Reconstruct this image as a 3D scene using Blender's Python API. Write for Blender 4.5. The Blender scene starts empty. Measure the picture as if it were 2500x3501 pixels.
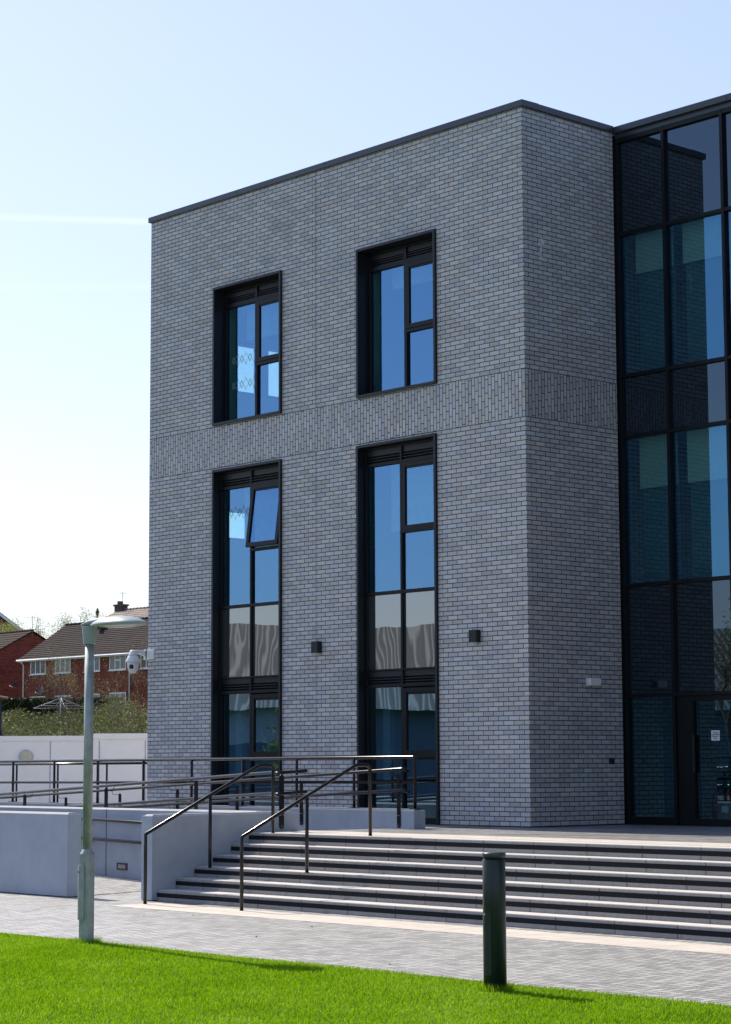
import bpy, math, random
import numpy as np
from mathutils import Vector, Matrix
random.seed(7); RNG = np.random.default_rng(7)
scene = bpy.context.scene
C = scene.collection
# ------------------------------------------------------------------ camera
CAM = Vector((23.083, -24.471, 0.978))
RX = Vector((0.67288169, 0.73973896, -0.00406182))
UX = Vector((0.08954797, -0.07600179, 0.99307849))
FX = Vector((-0.73431014, 0.66858806, 0.11738233))
cd = bpy.data.cameras.new("camera"); cam = bpy.data.objects.new("camera", cd); C.objects.link(cam)
M = Matrix.Identity(4)
for i in range(3):
    M[i][0] = RX[i]; M[i][1] = UX[i]; M[i][2] = -FX[i]; M[i][3] = CAM[i]
cam.matrix_world = M
cd.sensor_fit = 'HORIZONTAL'; cd.sensor_width = 36.0; cd.lens = 105.1
cd.clip_start = 0.1; cd.clip_end = 3000
scene.camera = cam
# ------------------------------------------------------------------ sky, sun, exposure
SUN_EL = 46.0
SUN_V = Vector((-1.0, 0.10, math.tan(math.radians(SUN_EL)) * 1.005)).normalized()
w = bpy.data.worlds.new("World"); scene.world = w; w.use_nodes = True
nt = w.node_tree; bg = nt.nodes["Background"]
sky = nt.nodes.new("ShaderNodeTexSky"); sky.sky_type = 'NISHITA'; sky.sun_disc = False
sky.sun_elevation = math.radians(SUN_EL)
sky.sun_rotation = math.atan2(SUN_V.x, SUN_V.y) % (2 * math.pi)
sky.altitude = 0; sky.air_density = 1.0; sky.dust_density = 0.8; sky.ozone_density = 1.5
gam = nt.nodes.new("ShaderNodeGamma"); gam.inputs[1].default_value = 0.72; nt.links.new(sky.outputs[0], gam.inputs[0])
tnt = nt.nodes.new("ShaderNodeMix"); tnt.data_type = 'RGBA'; tnt.blend_type = 'MULTIPLY'; tnt.inputs[0].default_value = 1.0
nt.links.new(gam.outputs[0], tnt.inputs[6]); tnt.inputs[7].default_value = (1.30, 1.28, 1.45, 1)
nt.links.new(tnt.outputs[2], bg.inputs[0]); bg.inputs[1].default_value = 0.15
sd = bpy.data.lights.new("sun", 'SUN'); sd.energy = 4.2; sd.angle = math.radians(0.53); sd.color = (1.0, 0.92, 0.80)
so = bpy.data.objects.new("sun", sd); C.objects.link(so)
so.rotation_euler = SUN_V.to_track_quat('Z', 'Y').to_euler()
scene.view_settings.view_transform = 'Standard'; scene.view_settings.look = 'None'
scene.view_settings.exposure = 0.5; scene.view_settings.gamma = 1.0
try: scene.cycles.max_bounces = 10; scene.cycles.transparent_max_bounces = 16
except Exception: pass

# ------------------------------------------------------------------ node helper
class NT:
    def __init__(s, name):
        s.m = bpy.data.materials.new(name); s.m.use_nodes = True
        s.t = s.m.node_tree; s.t.nodes.clear()
        s.out = s.t.nodes.new("ShaderNodeOutputMaterial")
    def n(s, typ, **kw):
        nd = s.t.nodes.new(typ)
        for k, v in kw.items(): setattr(nd, k, v)
        return nd
    def put(s, sock, v):
        if isinstance(v, bpy.types.NodeSocket): s.t.links.new(v, sock)
        elif v is not None:
            try: sock.default_value = v
            except Exception: sock.default_value = (*v, 1.0) if len(v) == 3 else v[:3]
    def m_(s, op, a, b=None, c=None):
        nd = s.n("ShaderNodeMath", operation=op)
        s.put(nd.inputs[0], a)
        if b is not None: s.put(nd.inputs[1], b)
        if c is not None: s.put(nd.inputs[2], c)
        return nd.outputs[0]
    def pos(s):
        g = s.n("ShaderNodeNewGeometry"); x = s.n("ShaderNodeSeparateXYZ"); s.t.links.new(g.outputs["Position"], x.inputs[0])
        return g, x.outputs[0], x.outputs[1], x.outputs[2]
    def xyz(s, x, y, z=0.0):
        nd = s.n("ShaderNodeCombineXYZ"); s.put(nd.inputs[0], x); s.put(nd.inputs[1], y); s.put(nd.inputs[2], z); return nd.outputs[0]
    def noise(s, vec, scale, detail=3, rough=0.5, dim='3D'):
        nd = s.n("ShaderNodeTexNoise", noise_dimensions=dim); s.put(nd.inputs["Vector"], vec)
        nd.inputs["Scale"].default_value = scale; nd.inputs["Detail"].default_value = detail; nd.inputs["Roughness"].default_value = rough
        return nd.outputs[0]
    def white(s, vec):
        nd = s.n("ShaderNodeTexWhiteNoise", noise_dimensions='3D'); s.put(nd.inputs["Vector"], vec); return nd.outputs["Value"]
    def ramp(s, f, stops):
        nd = s.n("ShaderNodeValToRGB"); s.put(nd.inputs[0], f); e = nd.color_ramp.elements
        while len(e) < len(stops): e.new(0.5)
        for q, (p, c) in zip(e, stops): q.position = p; q.color = (*c, 1.0)
        return nd.outputs[0]
    def mix(s, f, a, b, blend='MIX'):
        nd = s.n("ShaderNodeMix", data_type='RGBA', blend_type=blend)
        s.put(nd.inputs[0], f); s.put(nd.inputs[6], a if isinstance(a, bpy.types.NodeSocket) else (*a, 1.0)); s.put(nd.inputs[7], b if isinstance(b, bpy.types.NodeSocket) else (*b, 1.0))
        return nd.outputs[2]
    def maprange(s, v, a, b, c, d):
        nd = s.n("ShaderNodeMapRange"); s.put(nd.inputs[0], v)
        for i, q in enumerate((a, b, c, d)): nd.inputs[i + 1].default_value = q
        return nd.outputs[0]
    def bump(s, h, strength, dist=0.01):
        nd = s.n("ShaderNodeBump"); s.put(nd.inputs["Height"], h); nd.inputs["Strength"].default_value = strength; nd.inputs["Distance"].default_value = dist
        return nd.outputs[0]
    def bsdf(s, col, rough=0.6, metal=0.0, spec=0.5, normal=None, **kw):
        nd = s.n("ShaderNodeBsdfPrincipled"); s.put(nd.inputs["Base Color"], col if isinstance(col, bpy.types.NodeSocket) else (*col, 1.0))
        s.put(nd.inputs["Roughness"], rough); s.put(nd.inputs["Metallic"], metal); s.put(nd.inputs["Specular IOR Level"], spec)
        if normal is not None: s.t.links.new(normal, nd.inputs["Normal"])
        for k, v in kw.items(): s.put(nd.inputs[k], v)
        s.t.links.new(nd.outputs[0], s.out.inputs[0]); return nd

def mat_simple(name, col, rough=0.5, metal=0.0, var=0.12, scale=6.0, bump=0.0, bscale=60.0, spec=0.5):
    k = NT(name); g, x, y, z = k.pos()
    n1 = k.noise(g.outputs["Position"], scale, 5, 0.6)
    lo = tuple(c * (1 - var) for c in col); hi = tuple(min(1, c * (1 + var)) for c in col)
    cc = k.ramp(n1, [(0.3, lo), (0.7, hi)])
    nm = k.bump(k.noise(g.outputs["Position"], bscale, 3, 0.6), bump, 0.004) if bump else None
    k.bsdf(cc, rough, metal, spec, nm); return k.m

def mat_wallbrick(name, rows, c_lo, c_hi, mortar, bl=0.225, bh=0.0752, band=None, mw=0.0115, bumps=0.6):
    """stretcher bond on vertical faces; band=(z0,z1) is laid upright"""
    k = NT(name); g, x, y, z = k.pos()
    nn = k.n("ShaderNodeSeparateXYZ"); k.t.links.new(g.outputs["True Normal"], nn.inputs[0])
    side = k.m_('GREATER_THAN', k.m_('ABSOLUTE', nn.outputs[0]), 0.5)
    u = k.m_('ADD', k.m_('MULTIPLY', y, side), k.m_('MULTIPLY', x, k.m_('SUBTRACT', 1.0, side)))
    def lay(u, v, du, dv, offs):
        row = k.m_('FLOOR', k.m_('DIVIDE', v, dv)); 
        uu = k.m_('ADD', k.m_('DIVIDE', u, du), offs(row)); col = k.m_('FLOOR', uu)
        fu = k.m_('MULTIPLY', k.m_('FRACT', uu), du); fv = k.m_('MULTIPLY', k.m_('FRACT', k.m_('DIVIDE', v, dv)), dv)
        d = k.m_('MINIMUM', k.m_('MINIMUM', fu, k.m_('SUBTRACT', du, fu)), k.m_('MINIMUM', fv, k.m_('SUBTRACT', dv, fv)))
        return d, k.xyz(col, row, side)
    d1, id1 = lay(u, z, bl, bh, lambda r: k.m_('MULTIPLY', k.m_('FLOORED_MODULO', r, 2.0), 0.5))
    if band:
        d2, id2 = lay(k.m_('SUBTRACT', z, band[0]), u, bl, bh, lambda r: k.m_('MULTIPLY', r, 0.43))
        inb = k.m_('MULTIPLY', k.m_('GREATER_THAN', z, band[0]), k.m_('LESS_THAN', z, band[1]))
        z2 = k.m_('ADD', z, (bh - (band[1] % bh)))
        d3, id3 = lay(u, z2, bl, bh, lambda r: k.m_('MULTIPLY', k.m_('FLOORED_MODULO', r, 2.0), 0.5))
        ab = k.m_('GREATER_THAN', z, band[1])
        def sel(f, a, b):
            q = k.n("ShaderNodeMix", data_type='FLOAT'); k.put(q.inputs[0], f); k.put(q.inputs[2], a); k.put(q.inputs[3], b); return q.outputs[0]
        def selv(f, a, b):
            q = k.n("ShaderNodeMix", data_type='VECTOR'); k.put(q.inputs[0], f); k.put(q.inputs[4], a); k.put(q.inputs[5], b); return q.outputs[1]
        d1 = sel(ab, d1, d3); id1 = selv(ab, id1, id3)
        d1 = sel(inb, d1, d2); id1 = selv(inb, id1, id2)
        e = k.m_('MINIMUM', k.m_('ABSOLUTE', k.m_('SUBTRACT', z, band[0])), k.m_('ABSOLUTE', k.m_('SUBTRACT', z, band[1])))
        d1 = k.m_('MINIMUM', d1, k.m_('ADD', e, 0.0))
    brick = k.maprange(d1, mw * 0.35, mw * 0.75, 0.0, 1.0)
    r1 = k.white(id1)
    st = k.noise(k.xyz(k.m_('MULTIPLY', u, 14.0), k.m_('MULTIPLY', z, 90.0), r1), 1.0, 4, 0.7)
    fine = k.noise(g.outputs["Position"], 60, 4, 0.7)
    big = k.noise(g.outputs["Position"], 0.7, 4, 0.6)
    t = k.m_('ADD', k.m_('MULTIPLY', r1, 0.5), k.m_('ADD', k.m_('MULTIPLY', st, 0.3), k.m_('MULTIPLY', big, 0.45)))
    col = k.ramp(t, [(0.25, c_lo), (0.85, c_hi)])
    # some bricks carry a scratched stamp
    r2 = k.white(k.m_('ADD', r1, 3.7)) if False else k.m_('FRACT', k.m_('MULTIPLY', r1, 37.3))
    stamped = k.m_('MULTIPLY', k.m_('GREATER_THAN', r2, 0.8), k.m_('MULTIPLY', k.m_('GREATER_THAN', fine, 0.52), k.m_('GREATER_THAN', d1, 0.014)))
    col = k.mix(k.m_('MULTIPLY', stamped, 0.4), col, tuple(c * 0.35 for c in c_lo))
    tint = k.mix(k.m_('FRACT', k.m_('MULTIPLY', r1, 91.7)), (0.95, 0.98, 1.04), (1.06, 1.0, 0.95))
    col = k.mix(1.0, col, tint, 'MULTIPLY')
    drip = k.noise(k.xyz(k.m_('MULTIPLY', u, 5.0), k.m_('MULTIPLY', z, 0.35), 0.0), 1.0, 5, 0.65)
    col = k.mix(k.m_('MULTIPLY', k.maprange(drip, 0.56, 0.8, 0.0, 1.0), 0.22), col, (0.20, 0.20, 0.205))
    col = k.mix(k.m_('MULTIPLY', k.maprange(k.noise(g.outputs["Position"], 1.7, 5, 0.7), 0.58, 0.8, 0.0, 1.0), 0.18), col, (0.66, 0.66, 0.66))
    col = k.mix(brick, mortar, col)
    h = k.m_('ADD', brick, k.m_('MULTIPLY', fine, 0.25))
    k.bsdf(col, 0.75, 0.0, 0.35, k.bump(h, bumps, 0.006)); return k.m

def mat_paver(name, c_lo, c_hi, joint, wdt=0.1, ang=0.0, spec=0.5, rough=0.55):
    """90 degree herringbone pavers, 200 x 100 mm"""
    k = NT(name); g, x, y, z = k.pos()
    ca, sa = math.cos(ang), math.sin(ang)
    wob = k.noise(g.outputs["Position"], 5.0, 2, 0.5)
    X = k.m_('DIVIDE', k.m_('ADD', k.m_('ADD', k.m_('MULTIPLY', x, ca), k.m_('MULTIPLY', y, sa)), k.m_('MULTIPLY', wob, 0.01)), wdt)
    Y = k.m_('DIVIDE', k.m_('ADD', k.m_('SUBTRACT', k.m_('MULTIPLY', y, ca), k.m_('MULTIPLY', x, sa)), k.m_('MULTIPLY', wob, -0.01)), wdt)
    i = k.m_('FLOOR', X); j = k.m_('FLOOR', Y); fx = k.m_('FRACT', X); fy = k.m_('FRACT', Y)
    kk = k.m_('FLOORED_MODULO', k.m_('SUBTRACT', i, j), 4.0)
    def eq(v): return k.m_('COMPARE', kk, float(v), 0.25)
    e0, e1, e2, e3 = eq(0), eq(1), eq(2), eq(3)
    dR = k.m_('ADD', k.m_('SUBTRACT', 1.0, fx), e0); dL = k.m_('ADD', fx, e1)
    dT = k.m_('ADD', k.m_('SUBTRACT', 1.0, fy), e3); dB = k.m_('ADD', fy, e2)
    d = k.m_('MINIMUM', k.m_('MINIMUM', dR, dL), k.m_('MINIMUM', dT, dB))
    idn = k.xyz(k.m_('SUBTRACT', i, e1), k.m_('SUBTRACT', j, e2), 0.0)
    r = k.white(idn)
    stone = k.maprange(d, 0.05, 0.10, 0.0, 1.0)
    big = k.noise(g.outputs["Position"], 0.9, 4, 0.6); fine = k.noise(g.outputs["Position"], 45, 4, 0.7)
    t = k.m_('ADD', k.m_('MULTIPLY', r, 0.5), k.m_('ADD', k.m_('MULTIPLY', big, 0.4), k.m_('MULTIPLY', fine, 0.3)))
    col = k.ramp(t, [(0.25, c_lo), (0.85, c_hi)])
    col = k.mix(stone, joint, col)
    h = k.m_('ADD', stone, k.m_('ADD', k.m_('MULTIPLY', r, 0.5), k.m_('MULTIPLY', fine, 0.3)))
    k.bsdf(col, rough, 0.0, spec, k.bump(h, 0.5, 0.006)); return k.m

def mat_glass(name, refl, tint, gcol, wav=0.0, wscale=1.2, back=None):
    k = NT(name); g = k.n("ShaderNodeNewGeometry")
    nm = None
    if wav:
        mp = k.n("ShaderNodeMapping"); k.t.links.new(g.outputs["Position"], mp.inputs[0]); mp.inputs["Scale"].default_value = (1, 1, 0.55)
        nm = k.bump(k.noise(mp.outputs[0], wscale, 2, 0.4), wav, 0.02)
    gl = k.n("ShaderNodeBsdfGlossy"); gl.inputs[0].default_value = (*gcol, 1); gl.inputs["Roughness"].default_value = 0.004
    if nm: k.t.links.new(nm, gl.inputs["Normal"])
    if back:
        tr = k.n("ShaderNodeBsdfDiffuse"); tr.inputs[0].default_value = (*back, 1)
    else:
        tr = k.n("ShaderNodeBsdfTransparent"); tr.inputs[0].default_value = (*tint, 1)
    vd = k.n("ShaderNodeVectorMath", operation='DOT_PRODUCT'); k.t.links.new(g.outputs["Incoming"], vd.inputs[0]); k.t.links.new(g.outputs["Normal"], vd.inputs[1])
    om = k.m_('SUBTRACT', 1.0, k.m_('ABSOLUTE', vd.outputs["Value"])); f5 = k.m_('POWER', om, 5.0)
    f = k.m_('MINIMUM', 1.0, k.m_('MULTIPLY_ADD', f5, 0.9, k.m_('MULTIPLY_ADD', k.m_('SUBTRACT', 1.0, g.outputs["Backfacing"]), refl, 0.04)))
    mx = k.n("ShaderNodeMixShader"); k.put(mx.inputs[0], f); k.t.links.new(tr.outputs[0], mx.inputs[1]); k.t.links.new(gl.outputs[0], mx.inputs[2])
    k.t.links.new(mx.outputs[0], k.out.inputs[0]); return k.m

def mat_leaf(name, cols, scale=3.0, trans=0.5, rough=0.5):
    k = NT(name); g = k.n("ShaderNodeNewGeometry")
    r = k.m_('ADD', k.m_('MULTIPLY', g.outputs["Random Per Island"], 0.6), k.m_('MULTIPLY', k.noise(g.outputs["Position"], scale, 3, 0.6), 0.4))
    n = len(cols); col = k.ramp(r, [(0.15 + 0.7 * i / (n - 1), c) for i, c in enumerate(cols)])
    p = k.n("ShaderNodeBsdfPrincipled"); k.t.links.new(col, p.inputs["Base Color"]); p.inputs["Roughness"].default_value = rough; p.inputs["Specular IOR Level"].default_value = 0.3
    tl = k.n("ShaderNodeBsdfTranslucent"); k.t.links.new(col, tl.inputs[0])
    mx = k.n("ShaderNodeMixShader"); mx.inputs[0].default_value = trans
    k.t.links.new(p.outputs[0], mx.inputs[1]); k.t.links.new(tl.outputs[0], mx.inputs[2]); k.t.links.new(mx.outputs[0], k.out.inputs[0])
    return k.m

# ------------------------------------------------------------------ mesh helper
class MB:
    def __init__(s): s.v = []; s.f = []; s.sm = []
    def box(s, x0, x1, y0, y1, z0, z1, M=None, bevel=0.0):
        if x0 > x1: x0, x1 = x1, x0
        if y0 > y1: y0, y1 = y1, y0
        if z0 > z1: z0, z1 = z1, z0
        b = len(s.v); P = [Vector((x, y, z)) for x in (x0, x1) for y in (y0, y1) for z in (z0, z1)]
        if M: P = [M @ p for p in P]
        s.v += [tuple(p) for p in P]
        for q in ((0, 1, 3, 2), (4, 6, 7, 5), (0, 4, 5, 1), (2, 3, 7, 6), (0, 2, 6, 4), (1, 5, 7, 3)):
            s.f.append([b + i for i in q]); s.sm.append(False)
        return s
    def quad(s, *pts):
        b = len(s.v); s.v += [tuple(p) for p in pts]; s.f.append(list(range(b, b + len(pts)))); s.sm.append(False); return s
    def tube(s, pts, r, n=12, cap=True, smooth=True):
        """swept pipe with mitred bends; r number or list"""
        pts = [Vector(p) for p in pts]; m = len(pts); rr = r if isinstance(r, (list, tuple)) else [r] * m
        dirs = [(pts[i + 1] - pts[i]).normalized() for i in range(m - 1)]
        t0 = dirs[0]; a = Vector((0, 0, 1)) if abs(t0.z) < 0.9 else Vector((1, 0, 0))
        nrm = t0.cross(a).normalized(); b0 = len(s.v)
        for i in range(m):
            if i == 0: t = dirs[0]; sc = 1
            elif i == m - 1: t = dirs[-1]; sc = 1
            else:
                t = (dirs[i - 1] + dirs[i]).normalized(); sc = 1
            nrm = (nrm - t * nrm.dot(t)).normalized(); bi = t.cross(nrm)
            for k in range(n):
                an = 2 * math.pi * k / n; s.v.append(tuple(pts[i] + (nrm * math.cos(an) + bi * math.sin(an)) * rr[i]))
        for i in range(m - 1):
            for k in range(n):
                a1 = b0 + i * n + k; a2 = b0 + i * n + (k + 1) % n
                s.f.append([a1, a2, a2 + n, a1 + n]); s.sm.append(smooth)
        if cap:
            s.f.append([b0 + k for k in range(n)][::-1]); s.sm.append(False)
            s.f.append([b0 + (m - 1) * n + k for k in range(n)]); s.sm.append(False)
        return s
    def lathe(s, c, prof, n=32, smooth=True):
        """prof: list of (r,z) bottom to top around vertical axis at c"""
        b0 = len(s.v)
        for (r, z) in prof:
            for k in range(n):
                an = 2 * math.pi * k / n; s.v.append((c[0] + r * math.cos(an), c[1] + r * math.sin(an), c[2] + z))
        for i in range(len(prof) - 1):
            for k in range(n):
                a1 = b0 + i * n + k; a2 = b0 + i * n + (k + 1) % n
                s.f.append([a1, a2, a2 + n, a1 + n]); s.sm.append(smooth)
        s.f.append([b0 + k for k in range(n)][::-1]); s.sm.append(False)
        s.f.append([b0 + (len(prof) - 1) * n + k for k in range(n)]); s.sm.append(False)
        return s
    def prism(s, poly, axis, a, b):
        """poly of 2D points extruded along axis ('x','y','z') from a to b"""
        def mk(p, t): return {'x': (t, p[0], p[1]), 'y': (p[0], t, p[1]), 'z': (p[0], p[1], t)}[axis]
        n = len(poly); b0 = len(s.v)
        s.v += [mk(p, a) for p in poly] + [mk(p, b) for p in poly]
        for i in range(n):
            j = (i + 1) % n; s.f.append([b0 + i, b0 + j, b0 + n + j, b0 + n + i]); s.sm.append(False)
        s.f.append([b0 + i for i in range(n)][::-1]); s.f.append([b0 + n + i for i in range(n)]); s.sm += [False, False]
        return s
    def build(s, name, mat, parent=None, bevel=0.0, seg=2, origin=None):
        me = bpy.data.meshes.new(name)
        vv = s.v
        if origin is not None: vv = [(a - origin[0], b - origin[1], c - origin[2]) for a, b, c in s.v]
        me.from_pydata(vv, [], s.f); me.update()
        me.polygons.foreach_set("use_smooth", s.sm)
        me.materials.append(mat)
        import bmesh
        bm = bmesh.new(); bm.from_mesh(me); bmesh.ops.recalc_face_normals(bm, faces=bm.faces); bm.to_mesh(me); bm.free()
        o = bpy.data.objects.new(name, me); C.objects.link(o)
        if origin is not None: o.location = origin
        if parent is not None:
            o.parent = parent
            pl = Vector((0, 0, 0)); q = parent
            while q is not None: pl += q.location; q = q.parent
            o.location = Vector(o.location) - pl
        if bevel:
            md = o.modifiers.new("bevel", 'BEVEL'); md.width = bevel; md.segments = seg; md.limit_method = 'ANGLE'; md.angle_limit = math.radians(40)
        return o
def tag(o, label=None, cat=None, group=None, kind=None):
    if label: o['label'] = label
    if cat: o['category'] = cat
    if group: o['group'] = group
    if kind: o['kind'] = kind
    return o
def empty(name, loc, label, cat, group=None):
    o = bpy.data.objects.new(name, None); C.objects.link(o); o.location = loc; o.empty_display_size = 0.2
    return tag(o, label, cat, group)
def npmesh(name, V, F, mat, parent=None, smooth=False):
    """V (n,3) array, F (m,k) array"""
    me = bpy.data.meshes.new(name); V = np.asarray(V, np.float32); F = np.asarray(F, np.int32); k = F.shape[1]
    me.vertices.add(len(V)); me.vertices.foreach_set("co", V.ravel())
    me.loops.add(F.size); me.loops.foreach_set("vertex_index", F.ravel())
    me.polygons.add(len(F)); me.polygons.foreach_set("loop_start", np.arange(0, F.size, k, dtype=np.int32))
    me.polygons.foreach_set("loop_total", np.full(len(F), k, np.int32)); me.update(calc_edges=True)
    if smooth: me.polygons.foreach_set("use_smooth", np.ones(len(F), bool))
    me.materials.append(mat); o = bpy.data.objects.new(name, me); C.objects.link(o)
    if parent: o.parent = parent; o.location = -Vector(parent.location)
    return o
def arc(c, r, a0, a1, n, ux, uz):
    """points on arc in plane spanned by ux, uz"""
    ux = Vector(ux); uz = Vector(uz); c = Vector(c)
    return [c + ux * (r * math.cos(a0 + (a1 - a0) * i / n)) + uz * (r * math.sin(a0 + (a1 - a0) * i / n)) for i in range(n + 1)]

# ------------------------------------------------------------------ materials
m_brick = mat_wallbrick("grey_brick", None, (0.40, 0.40, 0.41), (0.565, 0.565, 0.57), (0.030, 0.032, 0.036), band=(6.466, 7.247))
m_metal = mat_simple("anthracite_metal", (0.014, 0.016, 0.021), 0.38, 0.0, 0.1, 2.0, spec=0.3)
m_metald = mat_simple("dark_frame_metal", (0.007, 0.008, 0.010), 0.36, 0.0, 0.1, 3.0, spec=0.2)
m_coping = mat_simple("coping_metal", (0.035, 0.045, 0.06), 0.32, 0.0, 0.08, 1.2)
m_black = mat_simple("black_plastic", (0.012, 0.012, 0.014), 0.4)
m_glass = mat_glass("vision_glass", 0.30, (0.74, 0.88, 0.86), (0.27, 0.58, 1.0), 0.03, 0.6)
m_glass3 = mat_glass("entrance_glass", 0.12, (0.60, 0.74, 0.74), (0.30, 0.62, 0.90), 0.04, 0.7)
m_glass2 = mat_glass("curtain_glass", 0.21, (0.66, 0.80, 0.78), (0.20, 0.52, 0.90), 0.04, 0.7)
m_glassl = mat_glass("lower_glass", 0.27, (0.55, 0.72, 0.76), (0.50, 0.76, 1.0), 0.3, 0.8)
m_span = mat_glass("spandrel_glass", 0.26, None, (0.78, 0.86, 0.90), 0.32, 0.8, back=(0.035, 0.04, 0.042))
m_span2 = mat_glass("dark_spandrel_glass", 0.085, None, (0.55, 0.78, 1.0), 0.05, 0.8, back=(0.006, 0.008, 0.01))
m_render = mat_simple("pale_render", (0.35, 0.39, 0.455), 0.85, 0, 0.09, 3.0, 0.5, 180)
m_coping_st = mat_simple("concrete_coping", (0.47, 0.46, 0.45), 0.8, 0, 0.12, 9.0, 0.3, 90)
m_rail = mat_simple("dark_brown_rail", (0.012, 0.010, 0.011), 0.2, 0.0, 0.08, 4.0, spec=0.35)
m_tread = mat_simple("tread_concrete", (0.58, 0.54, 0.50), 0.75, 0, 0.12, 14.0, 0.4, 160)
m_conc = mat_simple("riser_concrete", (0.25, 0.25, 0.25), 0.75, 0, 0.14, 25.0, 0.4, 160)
k = NT("black_nosing"); g, x, y, z = k.pos()
sc_ = k.maprange(k.noise(g.outputs["Position"], 11.0, 4, 0.75), 0.66, 0.72, 0.0, 0.45)
k.bsdf(k.mix(sc_, (0.010, 0.011, 0.015), (0.20, 0.20, 0.20)), 0.7, 0, 0.15, k.bump(k.noise(g.outputs["Position"], 120, 3, 0.6), 0.2, 0.004)); m_strip = k.m
m_gap = mat_simple("joint_dark", (0.02, 0.02, 0.022), 0.9)
m_pav = mat_paver("herringbone_pavers", (0.22, 0.217, 0.21), (0.455, 0.445, 0.43), (0.035, 0.034, 0.034))  # joint colour taken darker to carry the shadow inside deep joints
m_pavt = mat_paver("terrace_pavers", (0.12, 0.125, 0.135), (0.28, 0.28, 0.29), (0.08, 0.08, 0.08))
m_galv = None
k = NT("galvanised_steel"); g, x, y, z = k.pos()
sp = k.noise(g.outputs["Position"], 9, 5, 0.65); st = k.noise(k.xyz(k.m_('MULTIPLY', x, 30), k.m_('MULTIPLY', y, 30), k.m_('MULTIPLY', z, 2.2)), 1.0, 4, 0.6)
t = k.m_('ADD', k.m_('MULTIPLY', sp, 0.5), k.m_('MULTIPLY', st, 0.5))
col = k.ramp(t, [(0.3, (0.20, 0.225, 0.22)), (0.5, (0.33, 0.36, 0.35)), (0.7, (0.50, 0.52, 0.51))])
k.bsdf(col, k.maprange(sp, 0.3, 0.7, 0.38, 0.55), 0.35, 0.5, k.bump(sp, 0.15, 0.004)); m_galv = k.m
m_lampgrey = mat_simple("lamp_grey_paint", (0.34, 0.385, 0.39), 0.38, 0.0, 0.05, 3)
m_bollard = mat_simple("bollard_green_paint", (0.011, 0.021, 0.021), 0.36, 0.0, 0.15, 3, spec=0.4)
m_white = mat_simple("white_plastic", (0.72, 0.73, 0.74), 0.4, 0, 0.03)
m_cream = mat_simple("white_painted_board", (0.89, 0.865, 0.83), 0.75, 0, 0.05, 1.5, 0.1, 20)
m_upvc = mat_simple("white_upvc", (0.78, 0.79, 0.82), 0.4, 0, 0.03)

# tactile paving with ribs
k = NT("corduroy_tactile"); g, x, y, z = k.pos()
rib = k.m_('SINE', k.m_('MULTIPLY', y, 2 * math.pi / 0.0667))
ju = k.m_('MINIMUM', k.m_('FRACT', k.m_('DIVIDE', x, 0.4)), k.m_('FRACT', k.m_('DIVIDE', y, 0.4)))
jt = k.m_('GREATER_THAN', ju, 0.018)
n1 = k.noise(g.outputs["Position"], 3.0, 5, 0.65)
col = k.ramp(n1, [(0.3, (0.52, 0.46, 0.39)), (0.7, (0.68, 0.615, 0.535))])
tid = k.white(k.xyz(k.m_('FLOOR', k.m_('DIVIDE', x, 0.4)), k.m_('FLOOR', k.m_('DIVIDE', y, 0.4)), 0))
col = k.mix(k.m_('MULTIPLY', tid, 0.35), col, (0.47, 0.42, 0.37)); col = k.mix(jt, (0.18, 0.15, 0.12), col)
k.bsdf(col, 0.7, 0, 0.4, k.bump(k.maprange(rib, -0.2, 0.5, 0, 1), 0.5, 0.006)); m_tact = k.m

# ------------------------------------------------------------------ ground and paving
G = -0.925; TZ = -0.013
BF = Vector((-0.73942192, 0.67324232, 0)); BR = Vector((0.67324232, 0.73942192, 0))
def W(d, a, z): return Vector((CAM.x, CAM.y, 0)) + BF * d + BR * a + Vector((0, 0, z))

m_earth = mat_simple("ground_earth", (0.10, 0.12, 0.05), 0.95, 0, 0.3, 0.6)
tag(MB().quad((-900, -900, G - .08), (900, -900, G - .08), (900, 900, G - .08), (-900, 900, G - .08)).build("ground", m_earth), kind='structure')
tag(MB().quad((-40, -10.85, G), (40, -10.85, G), (40, -6.0, G), (-40, -6.0, G)).build("pavement", m_pav), kind='structure')
# ramp entrance and lower ramp between the low walls
rp = MB().quad((-3.2, -6.0, G), (-1.7, -6.0, G), (-1.7, -4.0, G + .02), (-3.2, -4.0, G + .05))
rp.quad((-3.2, -6.0, G), (-3.2, -4.0, G + .05), (-10.5, -4.0, G + .30), (-10.5, -6.5, G + .30), (-3.2, -6.5, G))
rp.quad((-10.5, -6.5, G + .30), (-10.5, -1.6, G + .30), (-12.5, -1.6, G + .30), (-12.5, -6.5, G + .30))
tag(rp.build("lower_ramp", m_pav), kind='structure')
tag(MB().quad((-1.49, -3.87, TZ), (-10.5, -3.87, G + .305), (-10.5, -1.6, G + .305), (-1.49, -1.6, TZ)).build("upper_ramp", m_pavt), kind='structure')
tag(MB().box(-1.49, 40, -4.40, 2.6, G, TZ).box(-1.49, 40, 2.6, 8, G, TZ - .004).build("terrace", m_pavt), kind='structure')
tag(MB().quad((-16, -1.6, -.02), (-16, 0.1, -.02), (-.9, 0.1, -.006), (-.9, -1.6, -.006)).build("terrace_path", m_pavt), kind='structure')
tag(MB().quad((-60, -1.45, -.2), (-60, 60, -.2), (-10.0, 60, -.2), (-10.0, -1.45, -.2)).build("service_yard", mat_simple("yard_concrete", (.36, .35, .33), .9, 0, .15, 4)), kind='structure')
tag(MB().box(-1.1, 40, -7.22, -6.42, G - .01, G + .005).build("tactile_paving", m_tact), kind='structure')
tag(MB().box(-1.49, 40, -4.06, -3.26, TZ - .01, TZ + .005).build("upper_tactile_paving", m_tact), kind='structure')
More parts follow.
